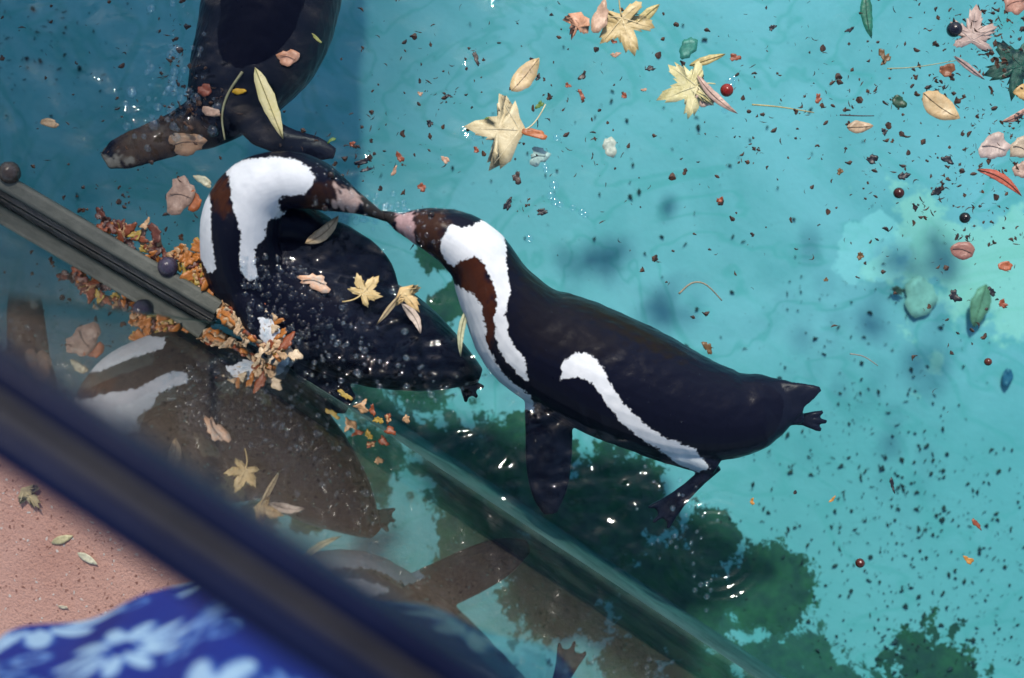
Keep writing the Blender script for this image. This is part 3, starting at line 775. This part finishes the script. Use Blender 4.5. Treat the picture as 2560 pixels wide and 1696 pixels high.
scrap(2405, 627, 62, 44, 1, .15, (160, 115, 100), 'round brown leaf scrap over the worn pale patch', rgb2=(140, 95, 85), jag=.1)
scrap(2512, 666, 34, 26, 1, .15, (180, 100, 65), 'small orange red leaf scrap over the worn pale patch', jag=.15)
scrap(2300, 745, 100, 110, 1, .4, (205, 200, 180), 'flat cream flake lying on the worn patch of the pool floor', z=FLOOR_Z + .006, rgb2=(185, 180, 160), name='paint_flake', cat='flake', jag=.16)
blade(2470, 700, 2430, 830, 60, (165, 165, 120), 'olive leaf sunk on the pool floor by the worn patch', z=FLOOR_Z + .02, name='sunken_leaf')
scrap(2518, 945, 30, 58, 1, .1, (60, 105, 135), 'small slate blue oval scrap sunk on the pool floor', z=FLOOR_Z + .008, jag=.08)
scrap(2245, 727, 44, 18, 1, .4, (70, 65, 40), 'dark knobbly scrap on the cream flake', z=FLOOR_Z + .012, jag=.35)
twig([(1697, 735), (1730, 708), (1765, 712), (1805, 752)], .0014, (150, 140, 115), 'thin arched brown stalk drifting in open water', name='leaf_stalk', cat='stalk')
twig([(2125, 885), (2160, 892), (2195, 915)], .0009, (150, 140, 125), 'faint short stalk in open water below the worn patch', name='leaf_stalk', cat='stalk')
twig([(2218, 172), (2290, 168), (2390, 152)], .0008, (170, 165, 110), 'fine straight yellow straw above the cupped tan leaf', name='straw', cat='straw')
twig([(1880, 262), (1950, 268), (2035, 282)], .0011, (185, 165, 85), 'straight yellow straw in open water', name='straw', cat='straw')
twig([(2100, 288), (2150, 290), (2185, 290)], .001, (60, 55, 60), 'short dark straw beside the brown two pointed leaf', name='straw', cat='straw')
scrap(1525, 368, 36, 46, 1, -.2, (185, 205, 190), 'whitish translucent leaf scrap beside floating bubbles')
scrap(1345, 392, 44, 44, 1, -.2, (165, 205, 200), 'pale ragged scrap under the half plane leaf', z=-.01, jag=.35)
scrap(1720, 120, 40, 60, 1, .4, (60, 140, 120), 'green sunken leaf scrap above the yellow serrated strip', z=-.10)
ball(1817, 226, .0085, (150, 35, 20), 'red berry floating beside the ragged pale leaf', z=.001)
ball(2386, 74, .010, (25, 25, 40), 'large black berry beside the mauve plane leaf', z=.001)
ball(2247, 483, .007, (70, 25, 15), 'dark brown berry in the loose seed litter', z=.001)
ball(2412, 545, .007, (25, 20, 20), 'black berry with a stalk above the worn pale patch', z=.001)
ball(2150, 1408, .006, (85, 30, 15), 'red brown berry alone in open water', z=.001)
ball(2470, 905, .005, (95, 40, 20), 'small brown berry in open water by the slate blue scrap', z=.001)
ball(24, 432, .014, (95, 80, 70), 'brown plane tree seed ball resting by the ledge bar end', z=.012, name='seed_ball', cat='seed ball', rgb2=(60, 50, 45), bump=.03)
ball(420, 668, .013, (80, 70, 90), 'dark plane tree seed ball in the litter heap beside the ledge bar', z=.010, name='seed_ball', cat='seed ball', rgb2=(50, 45, 60), bump=.03)
# dark feather bits
scrap(905, 405, 36, 14, 1, -.3, (15, 15, 35), 'small black feather bit above the touching bills', z=.004, name='feather', cat='feather')
scrap(915, 425, 34, 8, 1, -.3, (15, 18, 45), 'thin black feather bit below another above the touching bills', z=.003, name='feather', cat='feather')
# medium scraps adrift
MEDG = 'brown leaf bits adrift in open water'
for (px, py, L, W, c) in [(1190,145,34,12,0),(1457,190,26,12,0),(1420,215,12,14,1),(1535,105,14,10,1),(1538,138,18,14,2),(1345,195,10,16,3),(1292,445,28,20,0),(1190,375,14,14,1),(1055,470,18,22,1),(985,430,22,10,2),(1075,310,14,18,3),(1210,302,18,10,4),(1350,262,16,18,4),(1270,510,28,18,3),(1355,530,30,14,3),(1000,395,16,24,1),(1625,172,12,22,3),(1560,240,12,16,1),(1455,240,12,26,1),(1838,145,24,18,1),(1770,870,28,20,5),(1800,500,14,14,1),(2045,248,16,20,1),(2205,135,30,14,5),(2215,150,28,16,5),(2125,75,24,9,3),(1930,70,16,14,3),(2150,640,14,20,5),(2065,700,10,10,5),(2180,400,30,20,3),(2260,440,24,20,3),(2370,400,26,20,3),(2505,760,20,18,1),(2480,730,24,14,3),(2385,740,26,26,3),(2210,330,14,16,3),(2230,1210,30,10,3),(2440,1310,12,30,1),(2420,1400,16,24,6),(1880,1255,10,14,6),(2080,1250,8,16,6),(2545,290,20,14,3),(2340,480,20,24,3),(2100,430,16,14,5),(1610,225,14,8,2),(1050,235,10,12,2),(1112,400,26,12,2),(1122,240,16,8,3),(880,360,12,14,1),(830,350,18,10,4),(1330,150,12,10,3)]:
    C = [(60, 45, 40), (150, 75, 45), (200, 145, 110), (25, 25, 35), (95, 130, 45), (110, 80, 40), (200, 140, 60)][c]
    nm = ['dark brown', 'rust brown', 'pinkish tan', 'black', 'lime green', 'olive brown', 'orange'][c]
    scrap(px, py, L, W, rnd.uniform(-1, 1), rnd.uniform(-1, 1), C, 'small ' + nm + ' leaf bit adrift in open water', jag=.38, group='small ' + nm + ' leaf bits adrift', name='leaf_bit', cat='leaf bit')

# litter heap along the glass
HEAP = [(195, 120, 50), (205, 150, 90), (225, 195, 155), (150, 75, 40), (110, 55, 40), (215, 170, 120), (90, 60, 55), (180, 150, 60)]
HN = ['orange', 'tan', 'cream', 'rust', 'dark red brown', 'beige', 'dark brown', 'mustard']
def wander(n, x0, y0, x1, y1, spread, cols, zmax, lo=22, hi=62):
    for k in range(n):
        t = rnd.random(); px = x0 + (x1 - x0) * t + rnd.gauss(0, spread); py = y0 + (y1 - y0) * t + rnd.gauss(0, spread * .8)
        P = at(px, py)
        if P.y < face(P.x) + (.030 if P.x < XJ else .006): continue
        c = rnd.choice(cols)
        scrap(px, py, rnd.uniform(lo, hi), rnd.uniform(14, 34), rnd.uniform(-1, 1), rnd.uniform(-1, 1), HEAP[c], HN[c] + ' leaf scrap packed in the litter heap against the glass', z=rnd.uniform(.001, zmax), jag=.4, curl=rnd.uniform(-.002, .007), group=HN[c] + ' scraps in the litter heap', tilt=(rnd.uniform(-.35, .35), rnd.uniform(-.35, .35)))
wander(70, 250, 550, 500, 690, 24, [3, 4, 6, 0, 1, 7, 4, 6], .007, 14, 40)
wander(56, 470, 650, 580, 760, 26, [0, 0, 1, 3, 7, 5], .008)
wander(84, 540, 740, 690, 885, 26, [0, 1, 2, 5, 0, 2, 3, 1], .014)
wander(26, 635, 780, 700, 880, 15, [2, 2, 5], .016, 16, 40)
wander(24, 650, 870, 730, 930, 16, [0, 1, 5, 7], .006, 16, 40)
wander(10, 880, 1000, 1000, 1080, 20, [1, 3, 7], .003, 10, 24)

# leaves on the pink ground
def gl(px, py): return at(px, py, GZ + .006)
plane_leaf(60, 1225, 62, .75, .8, (222, 190, 135), 'tan plane leaf lying on the pink concrete by the handrail', z=GZ + .009, lobes=(.6, 1, .7), curl=.006)
blade(128, 1358, 182, 1340, 20, (215, 195, 140), 'small yellow leaf lying on the pink concrete', z=GZ + .006, name='dry_leaf')
blade(194, 1382, 244, 1412, 18, (240, 225, 190), 'cream willow leaf lying on the pink concrete', z=GZ + .007, curl=.002)
scrap(158, 1518, 22, 9, 1, .1, (225, 205, 175), 'tiny pale leaf scrap on the pink concrete near the skirt', z=GZ + .006)

# ------------------------------------------------------------------ uncountable litter
def specks(name, pts, mat, size, label, cat):
    V = []; F = []
    for (x, y, z) in pts:
        n = 5; L = size * min(2.0, math.exp(rnd.gauss(-.12, .55))); W = L * (rnd.uniform(.10, .25) if rnd.random() < .5 else rnd.uniform(.4, .95)); a = rnd.uniform(0, 6.28); b = rnd.gauss(0, .3); jw = [rnd.uniform(.5, 1.3) for _ in range(n)]; o = len(V)
        for k in range(n):
            t = k / (n - 1) - .5; px = L * t; py = b * L * (t * t * 2); wd = W * (1 - (2 * t) ** 2 * .7) / 2 * jw[k]
            for sg in (-1, 1):
                qx, qy = px, py + sg * wd
                V.append((x + qx * math.cos(a) - qy * math.sin(a), y + qx * math.sin(a) + qy * math.cos(a), z))
            V.append((x + px * math.cos(a) - py * math.sin(a), y + px * math.sin(a) + py * math.cos(a), z + W * .4))
        for k in range(n - 1):
            q = o + 3 * k
            F += [(q, q + 2, q + 5, q + 3), (q + 2, q + 1, q + 4, q + 5)]
    o = link(name, mesh(name, V, F), mat)
    return tag(o, label, cat, kind='stuff')
BACK = [(1000,520),(1240,540),(1450,690),(1700,850),(2060,950),(2060,1060),(1830,1120),(1800,1200),(1500,1100),(1330,1040),(1150,860),(1080,640)]
pts = []
def scatter(n, cx, cy_, sx, sy, z, arr):
    for _ in range(n):
        qx, qy = rnd.gauss(cx, sx), rnd.gauss(cy_, sy)
        p = at(qx, qy, z)
        if z > -.1 and poly_sd(np.array([[qx, qy]]), BACK)[0] > 0: continue
        if p.y > face(p.x) + .012: arr.append(tuple(p))
Z = .002
scatter(130, 1080, 230, 160, 150, Z, pts); scatter(90, 1450, 250, 180, 150, Z, pts); scatter(150, 1900, 220, 200, 150, Z, pts)
scatter(190, 2450, 90, 80, 90, Z, pts); scatter(130, 2500, 400, 60, 90, Z, pts); scatter(110, 2300, 480, 130, 90, Z, pts)
scatter(60, 2420, 750, 100, 120, Z, pts); scatter(80, 2150, 250, 120, 110, Z, pts); scatter(60, 880, 400, 90, 60, Z, pts)
scatter(60, 1700, 640, 250, 200, Z, pts); scatter(60, 440, 160, 16, 85, Z, pts); scatter(70, 480, 250, 45, 50, Z, pts); scatter(110, 330, 550, 150, 90, Z, pts); scatter(60, 200, 200, 160, 130, Z, pts)  # specks along the diving penguin's edge imitate its broken reflection
for cx, cy_ in [(2160,215),(2120,275),(2310,530),(2340,470),(1880,370),(2480,95),(2500,60),(2455,130),(2380,430),(2185,430),(2240,240),(2410,590),(1100,240),(1320,520),(2470,20),(2520,40),(2490,150),(2440,60),(2530,110),(2545,420),(2420,300),(2510,330),(2540,310),(2300,200),(2360,210),(2550,590)]:
    scatter(11, cx, cy_, 20, 16, Z, pts)
specks('floating_and_reflection_specks', pts, M_SPECK, .0048, 'dark plant specks on the pool and specks imitating a broken penguin reflection', 'debris')
pts = []
for n, cx, cy_, sx, sy in [(520, 2350, 1480, 220, 160), (260, 2250, 1250, 200, 120), (160, 2080, 1100, 140, 110), (120, 2150, 850, 170, 100), (150, 2400, 1620, 160, 60), (160, 90, 120, 120, 110), (120, 1550, 400, 350, 200)]:
    scatter(n, cx, cy_, sx, sy, FLOOR_Z + .003, pts)
specks('sunken_specks', pts, M_FSPECK, .0045, 'dark silt specks lying on the pool floor', 'debris')

# droplets, bubbles, foam
def spheres(name, items, mat, label, cat, sub=2):
    bm = bmesh.new()
    proto = bmesh.new(); bmesh.ops.create_icosphere(proto, subdivisions=sub, radius=1)
    pv = [v.co.copy() for v in proto.verts]; pf = [[v.index for v in f.verts] for f in proto.faces]; proto.free()
    V = []; F = []
    for (x, y, z, r, fl) in items:
        o = len(V); V += [(x + p.x * r, y + p.y * r, z + p.z * r * fl) for p in pv]; F += [tuple(q + o for q in t) for t in pf]
    me = mesh(name, V, F, True); bm.free()
    return tag(link(name, me, mat), label, cat, kind='stuff')
def on_body(C, N, pxb, n, rmin, rmax, arr):
    q = [tuple(at(a, b, .03)[:2]) for a, b in pxb]
    idx = np.where((poly_sd(C[:, :2], q) > 0) & (N[:, 2] > .25) & (C[:, 2] > -.004))[0]
    if len(idx) == 0: return
    for i in rng.choice(idx, n):
        r = math.exp(rnd.uniform(math.log(rmin), math.log(rmax))); arr.append((*C[i], r, .38))
dr = []
on_body(C1, N1, [(960,520),(1120,520),(1130,640),(1000,640)], 60, .0012, .0038, dr)
on_body(C2, N2, [(800,420),(990,480),(1000,570),(790,540)], 50, .0012, .0038, dr)
on_body(C2, N2, [(600,640),(760,640),(760,920),(620,920)], 200, .0018, .0058, dr)
on_body(C2, N2, [(760,640),(1000,760),(1000,900),(760,920)], 60, .0015, .0045, dr)
on_body(C1, N1, [(1250,640),(1500,700),(1950,950),(1700,1080),(1300,900)], 60, .0004, .0011, dr)
spheres('water_droplets', dr, M_DROP, 'glinting water droplets beaded on the penguins', 'droplets')
bb = []
def bub(n, cx, cy_, sx, sy, lo, hi, z=.0006, fl=.7):
    for _ in range(n):
        p = at(rnd.gauss(cx, sx), rnd.gauss(cy_, sy)); r = math.exp(rnd.uniform(math.log(lo), math.log(hi)))
        if p.y > face(p.x) + .006: bb.append((p.x, p.y, z, r, fl))
bub(90, 695, 735, 45, 60, .0018, .0060, .002, .35); bub(46, 750, 860, 60, 60, .0015, .0055, .001, .4); bub(50, 900, 900, 80, 60, .0015, .0055, .0006, .4)
bub(80, 930, 532, 60, 18, .002, .0058, .001, .38); bub(50, 450, 190, 40, 90, .0015, .0075); bub(24, 400, 260, 60, 60, .002, .008)
bub(30, 1150, 960, 90, 60, .001, .004); bub(30, 1700, 1330, 70, 70, .0015, .0045); bub(6, 1760, 1475, 30, 24, .002, .006)
for a, b in [(1305,315),(1345,335),(1392,345),(1362,415),(1366,425),(1385,463),(1378,490),(1388,505),(1400,512),(1432,520),(1455,530),(1463,537),(1430,78),(1826,205),(1836,196),(1812,276),(1323,597),(1254,373),(1190,343),(980,730)]:
    p = at(a, b); bb.append((p.x, p.y, .0006, rnd.uniform(.004, .0065), .4))
spheres('bubbles', bb, M_BUB, 'clear air bubbles clustered on the churned water', 'bubbles')
fo = []
for _ in range(150):
    p = at(rnd.gauss(655, 26), rnd.gauss(845, 40)); r = rnd.uniform(.001, .0042)
    if p.y > face(p.x) + .008: fo.append((p.x, p.y, rnd.uniform(.000, .004), r * .55, .6))
spheres('foam', fo, M_DROP, 'clear splash foam beside the litter heap', 'foam')

# ------------------------------------------------------------------ person in the blue floral dress, leaning over the rail
def person():
    bx, by = 0.145, -0.585
    root = empty('person', (bx, by, GZ))
    V = []; R = []; E = []
    def add(p, r, par=None):
        V.append(p); R.append(r); i = len(V) - 1
        if par is not None: E.append((par, i))
        return i
    pel = add((0, 0, .92), .135); wa = add((0, .02, 1.06), .10, pel); ch = add((0, .05, 1.24), .115, wa); sh = add((0, .07, 1.36), .085, ch)
    ne = add((0, .085, 1.44), .05, sh); hd = add((0, .10, 1.53), .078, ne); tp = add((0, .10, 1.62), .070, hd)
    for s in (-1, 1):
        hp = add((s * .09, 0, .84), .085, pel); kn = add((s * .10, .01, .47), .055, hp); an = add((s * .10, -.01, .09), .038, kn); ft = add((s * .10, .12, .035), .032, an)
        so = add((s * .16, .08, 1.36), .055, sh); el = add((s * .20, .30, 1.50), .040, so); wr = add((s * .02 - .13, .50, 1.80), .027, el); pa = add((s * .045 - .15, .545, 1.84), .030, wr)
        for k in range(4):
            a = add((s * .05 - .155 + s * .004 * k, .575, 1.868 - .016 * k), .009, pa); b = add((s * .03 - .155, .60, 1.872 - .018 * k), .0085, a); add((s * .012 - .155, .595, 1.868 - .018 * k), .007, b)
        a = add((s * .03 - .155, .545, 1.815), .010, pa); add((s * .012 - .155, .57, 1.81), .009, a)
    me = bpy.data.meshes.new('body'); me.from_pydata(V, E, []); o = bpy.data.objects.new('tmp', me); COL.objects.link(o)
    o.modifiers.new('s', 'SKIN'); sv = me.skin_vertices[0].data
    for i, r in enumerate(R): sv[i].radius = (r, r)
    sv[0].use_root = True
    ss = o.modifiers.new('u', 'SUBSURF'); ss.levels = 2; ss.render_levels = 2
    dg = bpy.context.evaluated_depsgraph_get(); dg.update()
    res = bpy.data.meshes.new_from_object(o.evaluated_get(dg), depsgraph=dg); bpy.data.objects.remove(o)
    res.polygons.foreach_set('use_smooth', [True] * len(res.polygons))
    res.materials.clear()
    b = link('body', res, simple('skin', (.42, .25, .18), (.52, .33, .25), 20, .5, .1), root)
    bm = bmesh.new(); bmesh.ops.create_uvsphere(bm, u_segments=28, v_segments=18, radius=.1)
    for v in bm.verts:
        v.co.y *= 1.05; v.co.z *= 1.12
        if v.co.y > .03 and v.co.z < .03: v.co.y = .03
        if v.co.z < -.05: v.co.z = -.05 + (v.co.z + .05) * 2.4; v.co.x *= 1.0
    hm = bpy.data.meshes.new('hair'); bm.to_mesh(hm); bm.free(); hm.polygons.foreach_set('use_smooth', [True] * len(hm.polygons))
    h = link('hair', hm, simple('dark_hair', (.01, .007, .005), (.03, .02, .014), 60, .4), root); h.location = (0, .085, 1.585)
    # dress: bodice and flared skirt with a printed flower pattern
    nu, nv = 420, 300; prof = [(1.36, .150), (1.26, .160), (1.16, .145), (1.06, .130), (.98, .158), (.90, .215), (.80, .275), (.68, .325), (.55, .365), (.44, .385)]
    ts = np.linspace(0, 1, nv); zz = np.interp(ts, np.linspace(0, 1, len(prof)), [p[0] for p in prof]); rr_ = np.interp(ts, np.linspace(0, 1, len(prof)), [p[1] for p in prof])
    U = np.linspace(0, 2 * np.pi, nu, endpoint=False); A, T = np.meshgrid(U, ts)
    Rz = np.interp(T, ts, rr_); Zz = np.interp(T, ts, zz)
    fold = np.clip((T - .45) / .55, 0, 1)
    Rr = Rz + fold * (.016 * np.sin(A * 9 + 1) + .008 * np.sin(A * 17 + T * 3))
    flat = np.where(Zz > 1.0, .92, .95)
    X = Rr * np.cos(A); Y = Rr * np.sin(A) * flat + np.interp(Zz, [.9, 1.36], [0, .06])
    co = np.stack([X, Y, Zz], -1).reshape(-1, 3)
    i = np.arange(nu * nv).reshape(nv, nu); j = np.roll(i, -1, 1)
    F = np.stack([i[:-1], j[:-1], j[1:], i[1:]], -1).reshape(-1, 4).tolist()
    dm = mesh('dress', co.tolist(), F, True)
    # print: large daisies, small rosettes on royal blue; pattern coordinates are arc length and slant length
    S = np.cumsum(np.r_[0, np.hypot(np.diff(zz), np.diff(rr_))]); s_ = np.interp(T, ts, S).ravel(); a_ = (A * .27).ravel()
    m = np.zeros(len(s_)); r2 = random.Random(5); per = 2 * np.pi * .27
    def add_fl(cu, cs, Rf, npet, ph, amp, inner):
        nonlocal m
        du = (a_ - cu + per / 2) % per - per / 2; dv = s_ - cs; q = np.hypot(du, dv) / Rf; an = np.arctan2(dv, du) + ph
        k = np.abs(((an * npet / (2 * np.pi)) % 1) - .5) * 2                      # 0 on the petal axis at .5
        wid = np.clip((q - inner) / .2, 0, 1) * np.clip((1 - q) / .55, 0, 1) ** .6
        pet = np.clip((wid * .92 - (1 - k)) * 6 * .5 + .5, 0, 1) * (q < 1) * (q > inner * .6)
        m = np.maximum(m, amp * pet)
    def add_ring(cu, cs, Rf, amp):
        nonlocal m
        du = (a_ - cu + per / 2) % per - per / 2; dv = s_ - cs; q = np.hypot(du, dv)
        m = np.maximum(m, amp * np.clip(1 - np.abs(q - Rf) / (Rf * .45), 0, 1) ** .7)
    # flower that shows beside the rail
    target = at(490, 1625, .72) - Vector((bx, by, 0)); ang = math.atan2(target.y / .95, target.x) % (2 * math.pi)
    cs0 = float(np.interp(-.72, -zz, S))
    for du in np.arange(0, per - .08, per / 11):
        for k, cs in enumerate((cs0 - .30, cs0 - .15, cs0, cs0 + .15, cs0 + .29)):
            cu = ang * .27 + du + (per / 22) * (k % 2)
            add_fl(cu, cs, .066 * (1 if k == 2 else r2.uniform(.75, 1.05)), 11, r2.uniform(0, 6), 1.0, .16)
            for q in range(4):
                add_ring(cu + r2.uniform(-.075, .075) + per / 22, cs + r2.uniform(-.05, .05), r2.uniform(.006, .011), r2.uniform(.5, .8))
            for q in range(5):
                add_fl(cu + per / 22 + r2.uniform(-.03, .03), cs + r2.uniform(-.06, .06), r2.uniform(.014, .024), 5, r2.uniform(0, 6), .6, .15)
    at_ = dm.attributes.new('print', 'FLOAT', 'POINT'); at_.data.foreach_set('value', m.astype(np.float32))
    s = NT('floral_print_cotton'); f = s.n('ShaderNodeAttribute', attribute_name='print').outputs['Fac']
    c = s.ramp(f, [(0.1, (.004, .012, .20)), (.45, (.05, .15, .50)), (.9, (.42, .60, .80))])
    c = s.mix(s.math('MULTIPLY', s.noise(40, 4, .6, s.obj()), .35), c, (.01, .05, .32, 1))
    s.pbr(c, .8, s.bump(s.noise(500, 2, .5, s.obj()), .3, .001))
    link('dress', dm, s.m, root)
    for k in (-1, 1):
        bm = bmesh.new(); bmesh.ops.create_uvsphere(bm, u_segments=20, v_segments=12, radius=1)
        for v in bm.verts:
            v.co.x *= .048; v.co.y *= .125; v.co.z *= .05
            if v.co.z < -.02: v.co.z = -.02
        sm = bpy.data.meshes.new('shoe'); bm.to_mesh(sm); bm.free()
        sh_ = link('shoe', sm, simple('shoe_leather', (.02, .02, .025), (.05, .05, .06), 20, .4), root); sh_.location = (k * .10, .06, .024)
    tag(root, 'person in a royal blue dress with pale daisy print leaning over the handrail', 'person')
person()

# ------------------------------------------------------------------ unseen tree added beyond the pool; its crown shades water by the ledge bar
def tree(cx, cy_, base, R_, H, n):
    root = empty('unseen_shade_tree', (base[0], base[1], GZ))
    def limb(pts, r0, r1): return tubepath('limb', [Vector(p) for p in catmull(pts, 12)], r0, r1, M_BARK, 10)
    c = (cx - base[0], cy_ - base[1], H)
    link('unseen_trunk', limb([(0, 0, -.05), (.06, -.05, 1.0), (.1, -.2, 2.0), (.35 * c[0], .35 * c[1], H * .68)], .26, .15), None, root)
    for k in range(9):
        a = 6.283 * k / 9; q = R_ * rnd.uniform(.5, .85)
        link('limb', limb([(.3 * c[0], .3 * c[1], H * .62), (.7 * c[0] + .3 * q * math.cos(a), .7 * c[1] + .3 * q * math.sin(a), H * .85), (c[0] + q * math.cos(a), c[1] + q * math.sin(a), H + rnd.uniform(-.3, .6))], .11, .02), None, root)
    V = []; F = []
    cl = [(rnd.uniform(0, 6.283), R_ * math.sqrt(rnd.random()) * .92, rnd.uniform(-.55, .75)) for _ in range(150)]
    for _ in range(n):
        a, q, z = rnd.choice(cl)
        p = Vector((c[0] + q * math.cos(a) + rnd.gauss(0, .17), c[1] + q * math.sin(a) + rnd.gauss(0, .17), H + z * (1.15 - q / R_ * .6) + rnd.gauss(0, .12)))
        L = rnd.uniform(.07, .13); m = Matrix.Rotation(rnd.uniform(0, 6.28), 3, 'Z') @ Matrix.Rotation(rnd.gauss(0, .6), 3, 'X') @ Matrix.Rotation(rnd.gauss(0, .5), 3, 'Y')
        o = len(V)
        for u, v in ((-.2, 0), (.1, .55), (.35, .3), (1, 0), (.35, -.3), (.1, -.55)):
            V.append(p + m @ Vector((u * L, v * L, abs(v) * -.2 * L)))
        F += [(o, o + 1, o + 2, o + 3), (o, o + 3, o + 4, o + 5)]
    link('crown', mesh('crown', V, F), M_CROWN, root)
    tag(root, 'unseen broad plane tree with green and yellowing crown added to shade the pool', 'tree')
M_BARK = simple('unseen_tree_bark', (.10, .085, .06), (.30, .27, .20), 6, .85)
M_CROWN = simple('unseen_tree_foliage', (.05, .09, .02), (.14, .13, .03), 2, .6)
tree(TREE_C[0], TREE_C[1], (-5.2, 5.0), 2.1, 4.3, 11000)
